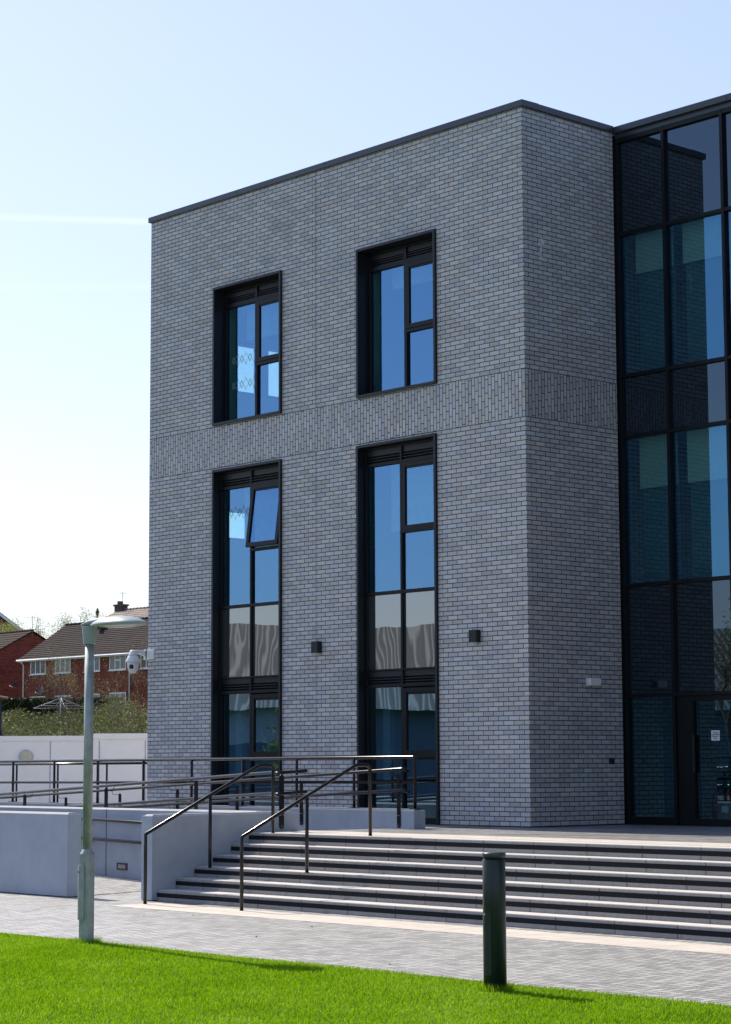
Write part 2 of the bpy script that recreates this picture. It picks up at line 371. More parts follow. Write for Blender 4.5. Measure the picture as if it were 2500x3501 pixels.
m_line = mat_simple("pale_guide_line", (0.42, 0.36, 0.27), 0.8, 0, 0.1, 20)
gl = MB(); gl.box(1.0, 40, -2.72, -2.66, TZ - .01, TZ + .004)
mrot = Matrix.Translation((5.2, -1.1, 0)) @ Matrix.Rotation(math.radians(24), 4, 'Z')
gl.box(-3.8, 6, -.025, .025, TZ - .01, TZ + .0065, mrot)
tag(gl.build("guide_line_marking", m_line), kind='structure')

# ------------------------------------------------------------------ entrance steps
steps = empty("entrance_steps", (5, -5.2, G), "wide flight of six pale concrete steps with black stripes along the risers", "steps")
RS, TR, YB = 0.152, 0.334, -6.11
jr = random.Random(3)
for i in range(6):
    y0 = YB + TR * i; z1 = G + RS * (i + 1); z0 = G + RS * i
    if i == 5: z1 = TZ
    b = MB(); x = -1.485
    first = True
    while x < 22:
        wd = (jr.uniform(.3, .9) if first else 0.897); first = False
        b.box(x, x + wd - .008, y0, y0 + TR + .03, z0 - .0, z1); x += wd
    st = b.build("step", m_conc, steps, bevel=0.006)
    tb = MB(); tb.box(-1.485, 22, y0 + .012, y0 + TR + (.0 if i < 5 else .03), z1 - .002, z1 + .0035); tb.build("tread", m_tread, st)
    sp_ = MB(); sp_.box(-1.485, 22, y0 - .0025, y0 + .01, z1 - .096, z1 - .036); sp_.build("contrast_strip", m_strip, st)
    jn = MB(); jn.box(-1.485, 22, y0 + .006, y0 + TR, z0 + .004, z1 - .006); jn.build("joint", m_gap, st)

# ------------------------------------------------------------------ low render walls
def lowwall(name, label, x0, x1, y0, y1, z0, z1, extra=None, inset=.03, joints=()):
    t = empty(name, ((x0 + x1) / 2, (y0 + y1) / 2, z0), label, "wall")
    b = MB().box(x0, x1, y0, y1, z0 + .012, z1)
    b.build("wall", m_render, t, bevel=0.004)
    MB().box(x0 + .012, x1 - .012, y0 + .012, y1 - .012, z0 - .03, z0 + .012).build("base_joint", m_gap, t)
    c = MB()
    i = inset
    c.v += [(x0 + i, y0 + i, z1 + .001), (x1 - i, y0 + i, z1 + .001), (x1 - i, y1 - i, z1 + .001), (x0 + i, y1 - i, z1 + .001),
            (x0 + i + .02, y0 + i + .02, z1 + .022), (x1 - i - .02, y0 + i + .02, z1 + .022), (x1 - i - .02, y1 - i - .02, z1 + .022), (x0 + i + .02, y1 - i - .02, z1 + .022)]
    c.f += [[0, 1, 5, 4], [1, 2, 6, 5], [2, 3, 7, 6], [3, 0, 4, 7], [4, 5, 6, 7]]; c.sm += [False] * 5
    c.build("coping", m_coping_st, t)
    for jx in joints:
        MB().box(jx - .008, jx + .008, y0 - .002, y0 + .02, z0, z1 + .003).build("movement_joint", m_gap, t)
    return t
lowwall("ramp_wall", "pale rendered low wall block at far left, behind the galvanised lamp post", -16, -3.07, -6.55, -6.31, G, .27)
lowwall("ramp_wall", "pale rendered wall behind the ramp entrance, with wall rails and a recessed light", -13, -1.74, -4.10, -3.87, G, .268, joints=(-5.55, -9.4))
lowwall("ramp_wall", "rendered side wall running up beside the left end of the striped steps", -1.74, -1.49, -6.20, -3.50, G, .262)
lowwall("ramp_wall", "long low rendered wall under the tall guard railing in front of the brick building", -16, -.85, -1.70, -1.46, -.5, .268, joints=(-6.9,))

# ------------------------------------------------------------------ recessed light in wall
t = empty("recessed_wall_light", (-5.1, -4.1, -.63), "small dark framed rectangular light set low in the wall behind the ramp entrance", "light")
MB().box(-5.24, -4.96, -4.112, -4.095, -.685, -.575).build("frame", m_black, t)
MB().box(-5.20, -5.0, -4.116, -4.111, -.662, -.598).build("lens", mat_simple("frosted_lens", (.28, .27, .24), .3), t)

# ------------------------------------------------------------------ railings
def bend(p0, p1, p2, r=.06, n=5):
    """rounded corner points replacing p1"""
    p0, p1, p2 = Vector(p0), Vector(p1), Vector(p2)
    a = p1 + (p0 - p1).normalized() * r; b = p1 + (p2 - p1).normalized() * r
    return [a.lerp(p1, t).lerp(p1.lerp(b, t), t) for t in [i / n for i in range(n + 1)]]
gr = empty("guard_railing", (-8, -1.58, .29), "long dark tubular guard railing on the low wall before the brick building", "railing")
px_ = [-.95 - 1.405 * i for i in range(11)]
end = Vector((-.95, -1.58, 1.085))
MB().tube([(-16, -1.58, 1.05)] + bend((-16, -1.58, 1.05), end, (-.95, -1.58, .3), .035) + [(-.95, -1.58, .30)], .027).build("top_rail", m_rail, gr)
MB().tube([(-16, -1.58, .645), (-.95, -1.58, .70)], .024).build("mid_rail", m_rail, gr)
for i, q in enumerate(px_):
    tp = 1.085 - .0023 * (-.95 - q)
    if i: 
        p = MB().tube([(q, -1.58, .285), (q, -1.58, tp)], .024).build("post", m_rail, gr)
    bp = MB().box(q - .07, q + .07, -1.64, -1.52, .285, .297).build("base_plate", m_rail, gr)
# rear railing in the yard, far left
g2 = empty("yard_railing", (-14.5, 0.9, .24), "second dark guard railing standing behind the long one at far left", "railing")
MB().tube([(-20, .95, 1.0), (-10.15, .95, 1.02)], .024).build("top_rail", m_rail, g2)
MB().tube([(-20, .95, .62), (-10.15, .95, .63)], .021).build("mid_rail", m_rail, g2)
for q in (-10.2, -11.15, -12.65, -14.4, -15.95, -17.5, -19):
    MB().tube([(q, .95, .19), (q, .95, 1.0)], .0215).build("post", m_rail, g2)
    MB().box(q - .12, q + .12, .85, 1.05, .19, .202).build("base_plate", m_rail, g2)
tag(MB().box(-24, -10.02, .80, 1.12, -.2, .19).build("kerb_wall", m_coping_st), "low pale concrete kerb wall under the second railing at far left", "wall")

def flatbar(x, y, z0, z1, axis, w=.075, t=.012):
    """round ended flat mounting bar. axis 'y': faces -y ; 'x': faces +x"""
    n = 8; pts = []
    for i in range(n + 1): a = math.pi * i / n; pts.append((w / 2 * math.cos(a), z1 - w / 2 + w / 2 * math.sin(a)))
    for i in range(n + 1): a = math.pi + math.pi * i / n; pts.append((w / 2 * math.cos(a), z0 + w / 2 + w / 2 * math.sin(a)))
    b = MB()
    if axis == 'y': b.prism([(x + p[0], p[1]) for p in pts], 'y', y, y - t)
    else: b.prism([(y + p[0], p[1]) for p in pts], 'x', x, x + t)
    return b
m_bolt = mat_simple("steel_bolt", (.5, .45, .38), .3, .9)
def bolts(par, x, y, zs, axis):
    for (o, z) in zs:
        b = MB()
        if axis == 'y': b.tube([(x + o, y, z), (x + o, y - .008, z)], .007, 8)
        else: b.tube([(x, y + o, z), (x + .008, y + o, z)], .007, 8)
        b.build("bolt", m_bolt, par)
# upper ramp rail (rear), on the long low wall
rb = empty("ramp_handrail", (-6, -1.80, -.1), "double dark ramp handrail bolted to the low wall nearest the windows", "handrail")
def zB(x): return .905 + .0475 * (x + .97)
for dz, nm in ((0, "top_rail"), (-.322, "lower_rail")):
    e = Vector((-.97, -1.80, zB(-.97) + dz)); 
    MB().tube([(-13, -1.80, zB(-13) + dz)] + bend((-13, -1.8, zB(-13) + dz), e, e + Vector((.0, .09, -.03)), .04) + [e + Vector((0, .095, -.032))], .025).build(nm, m_rail, rb)
for q in (-1.18, -3.49, -5.15, -6.8, -8.5, -10.2):
    z = zB(q) - .07
    o = flatbar(q, -1.705, -.0 if q > -4 else z - .78, z, 'y').build("mounting_bar", m_rail, rb)
    if q > -4: bolts(o, q, -1.717, ((-.02, .19), (.02, .19), (0, .04)), 'y')
    for dz in (0, -.322):
        zr = zB(q - .1) + dz
        MB().tube([(q, -1.72, zr - .085), (q - .13, -1.77, zr - .085), (q - .13, -1.80, zr - .02)], .005, 6).build("bracket", m_rail, o)
# front rail on inner side of the front ramp wall, turning on to the side wall
rc = empty("ramp_handrail", (-6, -3.8, -.1), "double dark ramp handrail ending in a short return by the steps", "handrail")
def zC(x): return .868 + .0515 * (x + 1.63)
for dz, nm in ((0, "top_rail"), (-.31, "lower_rail")):
    a = Vector((-1.40, -3.97, .877 + dz)); 
    pts = [(-13, -3.80, zC(-13) + dz), (-1.75, -3.80, zC(-1.75) + dz)]
    pts += bend((-1.75, -3.8, zC(-1.75) + dz), a + Vector((0, 0, -.03)), a + Vector((0, .2, 0)), .07) + [(-1.40, -3.40, .884 + dz)]
    MB().tube(pts, .025).build(nm, m_rail, rc)
o = flatbar(-1.487, -3.82, .03, .83, 'x', .09).build("mounting_bar", m_rail, rc)
bolts(o, -1.475, -3.82, ((-.025, .23), (.025, .23), (0, .07)), 'x')
for dz in (0, -.31):
    MB().tube([(-1.475, -3.82, .79 + dz), (-1.40, -3.70, .79 + dz), (-1.40, -3.70, .86 + dz)], .005, 6).build("bracket", m_rail, o)
for q in (-3.5, -5.9, -8.3, -10.7):
    z = zC(q) - .035
    o = flatbar(q, -3.855, z - .78, z, 'y', .085).build("mounting_bar", m_rail, rc)
    for dz in (0, -.31):
        MB().tube([(q, -3.86, zC(q) + dz - .09), (q + .14, -3.83, zC(q) + dz - .09), (q + .14, -3.80, zC(q) + dz - .02)], .005, 6).build("bracket", m_rail, o)
# wall mounted rails behind ramp entrance
rw = empty("wall_handrail", (-6, -4.18, -.2), "pair of dark handrails fixed to the rendered wall behind the lamp post", "handrail")
for z0 in (.078, -.235):
    MB().tube([(-11, -4.19, z0 + .16), (-4.5, -4.19, z0 - .0), (-2.0, -4.19, z0 - .06)], .025).build("rail", m_rail, rw)
for q in (-5.97, -8.6):
    for z0 in (.078, -.235):
        zz = z0 - .028 * (q + 4.5) - .07
        MB().tube([(q, -4.19, zz + .05), (q, -4.19, zz), (q, -4.10, zz)], .008, 8).tube([(q, -4.112, zz), (q, -4.10, zz)], .04, 16).build("bracket", m_rail, rw)
# stair handrails
def stair_rail(x, y0, label):
    t = empty("stair_handrail", (x, y0, G), label, "handrail", "tubular handrails on the steps")
    p0 = Vector((x, y0, G)); p1 = Vector((x, y0, .033)); p2 = Vector((x, y0 + 2.03, .967)); p3 = Vector((x, y0 + 2.29, .967)); p4 = Vector((x, y0 + 2.29, TZ))
    pts = [p0, p1 + Vector((0, 0, -.012)), p1 + Vector((0, .012, .004)), p2 + Vector((0, -.02, -.008)), p2 + Vector((0, .02, 0))] + bend(p2, p3, p4, .08) + [p4]
    MB().tube(pts, .025, 14).build("rail", m_rail, t)
    ym = y0 + 1.13
    MB().tube([(x, ym, G + RS * 3), (x, ym, .033 + .46 * 1.13 - .015)], .025, 14).build("post", m_rail, t)
    for (yy, zz) in ((y0, G), (y0 + 2.29, TZ), (ym, G + RS * 3)):
        MB().lathe((x, yy, zz), [(.032, 0), (.032, .006)], 16).build("floor_collar", m_rail, t)
stair_rail(-1.02, -6.66, "dark tubular stair handrail at the left end of the steps by the side wall")
stair_rail(.99, -6.58, "dark tubular stair handrail standing free on the steps, right of the other one")

# ------------------------------------------------------------------ the brick building
bld = empty("school_building", (-5, 5, 0), "modern three storey grey brick building with tall dark framed windows and a glazed wing", "building")
Z1, Z2, ZT = 6.466, 7.247, 11.554
def gridwall(b, u0, u1, z0, z1, holes, f):
    us = sorted({u0, u1} | {h[0] for h in holes} | {h[1] for h in holes}); zs = sorted({z0, z1} | {h[2] for h in holes} | {h[3] for h in holes})
    for i in range(len(us) - 1):
        for j in range(len(zs) - 1):
            cu = (us[i] + us[i + 1]) / 2; cz = (zs[j] + zs[j + 1]) / 2
            if any(h[0] < cu < h[1] and h[2] < cz < h[3] for h in holes): continue
            b.quad(*[f(u, z) for u, z in ((us[i], zs[j]), (us[i + 1], zs[j]), (us[i + 1], zs[j + 1]), (us[i], zs[j + 1]))])
UW = [(-7.99, -6.01, 7.265, 9.895), (-3.97, -2.0, 7.265, 9.895)]
LW = [(-7.99, -6.01, -.05, 6.432), (-3.98, -2.02, -.05, 6.432)]
m_clear = mat_glass("clear_glass", 0.04, (0.88, 0.95, 0.94), (1, 1, 1))
m_in = mat_simple("interior_plaster", (.30, .34, .33), .9, 0, .05)
b = MB(); holes = [(a + .01, c - .01, d + .01, e - .01) for a, c, d, e in UW + LW]
gridwall(b, -10, 0, -.3, ZT, holes, lambda u, z: (u, 0, z))
bi = MB(); gridwall(bi, -9.7, -.3, -.3, ZT, holes, lambda u, z: (u, .28, z))
for (a, c, d, e) in holes:
    b.quad((a, 0, d), (a, .28, d), (a, .28, e), (a, 0, e)); b.quad((c, 0, d), (c, .28, d), (c, .28, e), (c, 0, e))
    b.quad((a, 0, e), (c, 0, e), (c, .28, e), (a, .28, e))
b.build("front_wall", m_brick, bld); bi.build("inner_lining", m_in, bld)
b = MB(); b.quad((0, 0, -.3), (0, 2.31, -.3), (0, 2.31, ZT), (0, 0, ZT)); b.quad((-.28, .28, -.3), (-.28, 9, -.3), (-.28, 9, ZT), (-.28, .28, ZT)); b.build("return_wall", m_brick, bld)
eh = [(1.93, 2.62, 8.34, 9.42), (2.72, 4.2, 8.34, 9.42), (1.72, 2.6, 5.38, 6.03), (2.72, 4.2, 5.38, 6.03)]
b = MB(); gridwall(b, 0, 9, -.3, ZT, eh, lambda u, z: (-10, u, z)); b.build("end_wall", m_brick, bld); b = MB(); gridwall(b, .28, 9, -.3, ZT, eh, lambda u, z: (-9.72, u, z)); b.build("inner_lining", m_in, bld)
for (a, c, d, e) in eh:
    f = MB()
    for q in ((a, a + .06, d, e), (c - .06, c, d, e), (a, c, d, d + .06), (a, c, e - .06, e)): f.box(-9.95, -9.75, q[0] + .001, q[1] - .001, q[2], q[3])
    f = f.build("window", m_metald, bld); MB().box(-9.86, -9.85, a + .06, c - .06, d + .06, e - .06).build("pane", m_clear, f)
m_clear = mat_glass("clear_glass", 0.04, (0.88, 0.95, 0.94), (1, 1, 1))
m_in = mat_simple("interior_plaster", (.30, .34, .33), .9, 0, .05)
m_ceil = mat_simple("interior_ceiling", (.45, .47, .47), .9, 0, .03)
b = MB(); 
for z0, z1 in ((-.05, 0.0), (2.62, 3.78), (6.5, 7.2), (9.95, 11.2)): b.box(-9.7, -.3, .45, 8.6, z0, z1)
b.box(-9.7, -.3, 8.7, 8.9, 0, 11.2)
b.build("floor_slab", m_in, bld)
MB().box(-4.9, -4.8, .5, 8.7, 0.01, 2.61).box(-4.9, -4.8, .5, 8.7, 3.79, 6.49).box(-4.9, -4.8, .5, 8.7, 7.21, 9.94).build("partition_wall", m_in, bld)
MB().box(-10, -.001, .0005, 9, ZT - .4, ZT - .1).build("roof", m_metal, bld)
# coping
b = MB(); pr = [(-.045, 11.545), (-.045, 11.645), (.35, 11.655), (.35, 11.545)]
b.prism([(-.045, 11.548), (-.045, 11.648), (.35, 11.655), (.35, 11.55)], 'x', -10.045, .045)
b.prism([(.045, 11.548), (.045, 11.648), (-.35, 11.6545), (-.35, 11.55)], 'y', .351, 2.198)
b.prism([(-10.045, 11.548), (-10.045, 11.648), (-9.65, 11.6545), (-9.65, 11.55)], 'y', .351, 9)
b.build("coping", m_coping, bld)
b = MB()
for q in (-7.3, -4.8, -2.3, -9.4, -.4): b.box(q - .002, q + .002, -.0465, -.04, 11.549, 11.647)
for q in (1.35, 1.83): b.box(.04, .0465, q - .002, q + .002, 11.549, 11.647)
b.build("coping_joint", m_gap, bld)
MB().box(-5.098, -5.088, -.0015, .01, 0, Z1 - .0).box(-5.098, -5.088, -.0015, .01, Z2, 11.54).build("movement_joint", mat_simple("joint_sealant", (.10, .105, .115), .8), bld)
MB().box(-1.99, 0.002, -.003, .01, -.06, -.002).box(-.003, .003, -.003, 2.3, -.06, -.001).build("base_joint", m_gap, bld)

def surround(x0, x1, z0, z1, depth, bottom=True, t=.045):
    b = MB(); y0 = -.05
    b.box(x0, x0 + t, y0, depth, z0, z1); b.box(x1 - t, x1, y0, depth, z0, z1)
    b.box(x0 + t, x1 - t, y0, depth, z1 - t, z1)
    if bottom: b.box(x0 + t, x1 - t, y0 - .004, depth, z0, z0 + t)
    return b.build("window", m_metal, bld)
def bars(par, name, L, y0, y1, m=m_metald):
    b = MB()
    for i, (a, c, d, e) in enumerate(L): b.box(a, c, y0 - .0006 * i, y1, d, e)
    return b.build(name, m, par, bevel=.004, seg=1)
def louvre(par, x0, x1, z0, z1, y):
    b = MB(); b.box(x0, x1, y + .05, y + .06, z0, z1)
    b.box(x0, x1, y + .012, y + .05, z1 - (z1 - z0) * .42, z1)
    n = 3; h = (z1 - z0) * .58 / n
    for i in range(n):
        zc = z0 + h * i
        b.prism([(y - .005, zc), (y - .005, zc + .012), (y + .05, zc + h * .85), (y + .05, zc + h * .6)], 'x', x0, x1)
    return b.build("louvre", m_metal, par)
def sash(par, x0, x1, z0, z1, y, glass, tilt=0.0, t=.075):
    L = ((x0, x0 + t, z0, z1), (x1 - t, x1, z0, z1), (x0 + t, x1 - t, z1 - t, z1), (x0 + t, x1 - t, z0, z0 + t))
    b = MB(); R = None
    if tilt: R = Matrix.Translation((0, y, z1)) @ Matrix.Rotation(-tilt, 4, 'X') @ Matrix.Translation((0, -y, -z1))
    for i, (a, c, d, e) in enumerate(L): b.box(a, c, y - .03 - .0005 * i, y + .03, d, e, R)
    b.box(x0 + t + .02, x1 - t - .02, y - .02, y + .02, z1 - t - .03, z1 - t - .006, R)
    o = b.build("sash", m_metald, par)
    g_ = MB().box(x0 + t, x1 - t, y - .004, y + .004, z0 + t, z1 - t - .035, R).build("pane", glass, par)
    return o
def dots(par, x0, x1, z, y):
    """manifestation: chain of dotted diamonds stuck on the glass"""
    b = MB(); x = x0; k_ = 0
    while x < x1 - .1:
        hw = .045 + .03 * (k_ % 2) ; n = 5
        for i in range(n + 1):
            for s in (-1, 1):
                for hx in (0, 1):
                    xx = x + hw * (i / n if hx == 0 else 2 - i / n); zz = z + s * hw * 1.5 * (i / n)
                    if xx < x1 - .02: b.box(xx - .006, xx + .006, y - .0065, y - .0045, zz - .006, zz + .006)
        x += 2 * hw; k_ += 1
    b.build("manifestation_dots", m_white_dot, par)
m_jamb = mat_simple("jamb_paint", (.30, .50, .45), .8)
m_white_dot = mat_simple("etched_dots", (.30, .36, .36), .7)
for wi, (x0, x1, z0, z1) in enumerate(UW):
    s = surround(x0, x1, z0, z1, .25)
    a, c = x0 + .046, x1 - .046; Y0, Y1 = .19, .27; mu = x0 + .965
    bars(s, "frame", ((a, a + .065, z0 + .046, z1 - .046), (c - .065, c, z0 + .046, z1 - .046), (mu, mu + .065, z0 + .046, z1 - .046),
        (a, c, z1 - .10, z1 - .046), (a, c, z0 + .046, z0 + .11), (a, c, 9.505, 9.585), (mu, c, 8.30, 8.36)), Y0, Y1)
    louvre(s, a + .065, mu, 9.585, 9.795, Y0 + .02); louvre(s, mu + .065, c - .065, 9.585, 9.795, Y0 + .02)
    MB().box(a + .065, mu, .235, .243, z0 + .11, 9.505).build("pane", m_glass, s)
    MB().box(mu + .065, c - .065, .235, .243, z0 + .11, 8.30).build("pane", m_glass, s)
    sash(s, mu + .067, c - .067, 8.362, 9.503, .205, m_glass)
    MB().box(a - .03, a + .05, .285, .44, z0 + .05, z1 - .05).build("jamb_lining", m_jamb, s)
    if wi == 0:
        dots(s, a + .2, mu - .02, 8.50, .235); dots(s, a + .2, mu - .02, 8.02, .235)
    MB().box(a + .3, c - .1, .5, .53, 8.9 if wi == 0 else 9.2, 9.9).build("blind", mat_simple("roller_blind", (.42, .47, .46), .9), s)
for wi, (x0, x1, z0, z1) in enumerate(LW):
    s = surround(x0, x1, -.012, z1, .17, bottom=False)
    a, c = x0 + .046, x1 - .046; Y0, Y1 = .105, .19; mu = x0 + .935
    bars(s, "frame", ((a, a + .05, -.01, z1 - .046), (c - .05, c, -.01, z1 - .046), (mu, mu + .048, -.01, z1 - .046),
        (a, c, z1 - .085, z1 - .046), (a, c, 6.055, 6.10), (a, c, 3.84, 3.895), (a, c, 2.545, 2.575), (a, c, 2.265, 2.31),
        (mu, c, 4.855, 4.90), (mu, c, 1.08, 1.13), (a, c, -.01, .10)), Y0, Y1)
    for zz in ((6.10, 6.345), (2.31, 2.545)):
        louvre(s, a + .05, mu, zz[0], zz[1], Y0 + .02); louvre(s, mu + .048, c - .05, zz[0], zz[1], Y0 + .02)
    L_, R_ = (a + .05, mu), (mu + .048, c - .05)
    MB().box(*L_, .15, .158, 3.895, 6.055).build("pane", m_glass, s)
    MB().box(*R_, .15, .158, 3.895, 4.855).build("pane", m_glass, s)
    for q in (L_, R_): MB().box(*q, .15, .158, 2.575, 3.84).build("spandrel_panel", m_span, s)
    MB().box(*L_, .15, .158, .10, 2.265).build("pane", m_glassl, s)
    MB().box(*R_, .15, .158, .10, 1.08).build("pane", m_glassl, s)
    sash(s, mu + .05, c - .052, 4.902, 6.053, .135, m_glass, tilt=math.radians(7.5) if wi == 0 else 0)
    sash(s, mu + .05, c - .052, 1.132, 2.243, .135, m_glassl)
    if wi == 0: dots(s, a + .25, mu - .02, 5.60, .15)
    MB().box(a + .25, c - .1, .5, .53, 4.95, 6.45).build("blind", mat_simple("roller_blind", (.42, .47, .46), .9), s)
    MB().box(a + .12, a + .3, .4, .5, .0, 2.6).build("column", mat_simple("column_paint", (.35, .45, .43), .8), s)

# glazed wing -----------------------------------------------------------
R = 2.31
wing = MB(); ms = [.035, 1.042, 2.256, 3.47, 4.685, 5.90, 7.11, 8.33, 9.54]
zt = [(.0, .115), (2.04, 2.10), (3.845, 3.905), (6.315, 6.375), (7.34, 7.40), (9.75, 9.81), (11.36, 11.44)]
for i, x in enumerate(ms): wing.box(x - .03, x + .03, R - .062, R + .10, -.01, 11.44)
cw = wing.build("curtain_wall", m_metald, bld, bevel=.003, seg=1)
for i in range(len(ms) - 1):
    for (a, c) in zt:
        if i == 1 and a < 2.0: continue
        MB().box(ms[i] + .03, ms[i + 1] - .03, R - .055, R + .09, a, c).build("transom", m_metald, cw, bevel=.003, seg=1)
for i in range(len(ms) - 1):
    x0, x1 = ms[i] + .03, ms[i + 1] - .03
    for j in range(len(zt) - 1):
        z0, z1 = zt[j][1], zt[j + 1][0]
        if i == 1 and j == 0: continue
        mt = m_span2 if j in (1, 3, 5) else (m_glass3 if j == 0 else m_glass2)
        MB().box(x0, x1, R, R + .012, z0, z1).build("spandrel_panel" if j in (1, 3, 5) else "pane", mt, cw)
MB().prism([(R - .11, 11.53), (R - .11, 11.635), (R + .3, 11.648), (R + .3, 11.53)], 'x', -.35, 9.6).box(.001, 9.6, R - .04, R + .1, 11.441, 11.53).build("parapet_cap", m_coping, cw)
b = MB()
for q in (1.22, 2.43, 3.6, 4.9): b.box(q - .002, q + .002, R - .112, R - .1, 11.532, 11.634)
b.build("cap_joint", m_gap, cw)
MB().box(.001, .006, R - .10, R, -.01, 11.5).build("corner_flashing", m_metald, cw)
# door set
dr = MB(); x0, x1 = 1.072, 2.226
dr.box(x0, x0 + .30, R - .02, R + .12, -.01, 2.04); dr.box(x0 + .30, x1, R - .02, R + .12, 1.955, 2.04)
dr.box(x1 - .05, x1, R - .03, R + .12, -.01, 1.955); dr.box(x0 + .30, x1 - .05, R - .02, R + .1, -.01, .10)
dr.box(x0 + .30, x0 + .345, R - .045, R + .08, .10, 1.955)
dr = dr.build("door", m_metald, cw)
MB().box(x0 + .345, x1 - .05, R, R + .01, .10, 1.955).build("pane", m_glass3, cw)
MB().box(x0 + .345, x0 + .375, R - .075, R - .05, .82, 1.42).build("door_handle", m_black, cw)
# inside of wing
b = MB()
for z0, z1 in ((-.05, 0), (2.12, 3.82), (6.40, 7.32), (9.84, 11.3)): b.box(0.0, 9.7, R + .35, 9, z0, z1)
b.box(0, 9.7, 9, 9.2, 0, 11.3); b.build("floor_slab", m_in, cw)
m_screen = mat_simple("inner_screen", (.13, .19, .19), .9, 0, .05)
m_blind = mat_simple("pale_roller_blind", (.62, .66, .60), .85, 0, .04)
for i in range(len(ms) - 1):
    for (z1, hh) in ((9.74, .62), (6.31, .82)):
        b = MB(); b.box(ms[i] + .18, ms[i + 1] - .03, R + .20, R + .215, z1 - hh, z1 + .1); b.build("blind", m_blind, cw)
        MB().box(ms[i] + .19, ms[i + 1] - .03, R + .26, R + .27, z1 - 2.44, z1).build("screen", m_screen, cw)
# fire point just inside the door
fx = empty("fire_point", (1.62, 2.75, 0), "dim red fire extinguisher stand with a small green sign inside the glass door", "fire extinguisher")
m_red = mat_simple("extinguisher_red", (.35, .015, .012), .3)
MB().box(1.45, 1.85, 2.78, 2.86, 0, .74).build("stand", m_black, fx, bevel=.01)
MB().lathe((1.53, 2.66, .03), [(.06, 0), (.068, .02), (.068, .40), (.045, .47), (.02, .5), (.02, .54)], 20).build("extinguisher", m_red, fx)
MB().lathe((1.76, 2.66, .03), [(.06, 0), (.068, .02), (.068, .42), (.045, .49), (.02, .52), (.02, .56)], 20).build("extinguisher", m_red, fx)
MB().box(1.695, 1.825, 2.588, 2.593, .2, .30).build("label_band", m_white, fx)
MB().box(1.60, 1.74, 2.77, 2.779, .58, .70).build("sign", mat_simple("sign_green", (.02, .16, .09), .5), fx)
nb = empty("notice_board", (.78, 2.9, 1.2), "dim framed notice board seen through the ground floor glass by the corner", "notice board")
MB().box(.60, .98, 2.88, 2.90, 1.02, 1.42).build("frame", m_black, nb); MB().box(.62, .96, 2.874, 2.879, 1.04, 1.40).build("panel", mat_simple("board_teal", (.10, .2, .2), .8), nb)
MB().box(.24, 1.0, 2.93, 2.96, 0, 2.1).box(1.35, 2.3, 3.6, 3.63, 0, 2.1).build("screen_wall", mat_simple("screen_wall", (.07, .11, .12), .9), cw)
# door sign with text
def text_mesh(txt, size, loc, rot, mat, name, parent, ext=.0008):
    cu = bpy.data.curves.new("t", 'FONT'); cu.body = txt; cu.size = size; cu.align_x = 'CENTER'; cu.align_y = 'CENTER'; cu.extrude = ext; cu.space_line = .95; cu.offset = .0009
    to = bpy.data.objects.new("t", cu); C.objects.link(to); bpy.context.view_layer.update()
    me = bpy.data.meshes.new_from_object(to.evaluated_get(bpy.context.evaluated_depsgraph_get()))
    bpy.data.objects.remove(to); me.materials.clear(); me.materials.append(mat)
    o = bpy.data.objects.new(name, me); C.objects.link(o); o.parent = parent
    o.location = Vector(loc) - parent.location; o.rotation_euler = rot; return o
sg = empty("door_sign", (1.827, R - .004, 1.33), "small white paper notice with four lines of dark text on the glass door", "sign")
MB().box(1.745, 1.909, R - .0045, R - .001, 1.326, 1.486).build("panel", m_white, sg)
text_mesh("Access\nControlled\nPowered\nDoor", .033, (1.827, R - .0055, 1.405), (math.pi / 2, 0, 0), mat_simple("sign_ink", (.01, .015, .05), .6), "lettering", sg)

# wall fixtures ---------------------------------------------------------
for (xc, zc, lab) in ((-5.01, 3.006, "small black box wall light on the brick between the two tall windows"), (-1.13, 3.018, "small black box wall light on the brick right of the taller windows")):
    t = empty("wall_light", (xc, 0, zc - .1), lab, "light", "black box lights on the brick wall")
    MB().box(xc - .085, xc + .085, -.115, -.012, zc - .10, zc + .10).build("housing", m_metal, t, bevel=.003)
    MB().box(xc - .06, xc + .06, -.012, .0, zc - .075, zc + .075).build("back_plate", m_black, t)
    MB().box(xc - .05, xc + .05, -.105, -.03, zc - .103, zc - .1).build("lens", m_white, t)
t = empty("bulkhead_light", (0, 1.48, 2.2), "white box bulkhead light on the shaded brick return beside the glazing", "light")
MB().box(.0, .025, 1.34, 1.62, 2.215, 2.345).build("back_plate", m_white, t); MB().box(.0255, .085, 1.35, 1.61, 2.222, 2.338).build("diffuser", mat_simple("diffuser", (.88, .88, .86), .35), t, bevel=.012)
t = empty("access_reader", (0, 1.9, .97), "small black door access reader low on the shaded brick return", "access reader")
MB().box(.0, .035, 1.85, 1.96, .965, 1.065).build("housing", m_black, t, bevel=.006); MB().box(.0355, .039, 1.875, 1.935, .985, 1.02).build("button", m_metal, t)
# bird mess
b = MB(); rr = random.Random(5)
for i in range(9):
    y_ = .40 + rr.uniform(-.03, .06); z_ = 9.40 - i * .035
    h_ = rr.uniform(.02, .06); w_ = rr.uniform(.012, .034)
    b.prism([(y_ - w_, z_), (y_, z_ - h_), (y_ + w_, z_ + .01), (y_ + w_ * .3, z_ + h_)], 'x', .0005, .003)
tag(b.build("bird_dropping", m_white), "white bird dropping streak high on the shaded brick return", "stain")
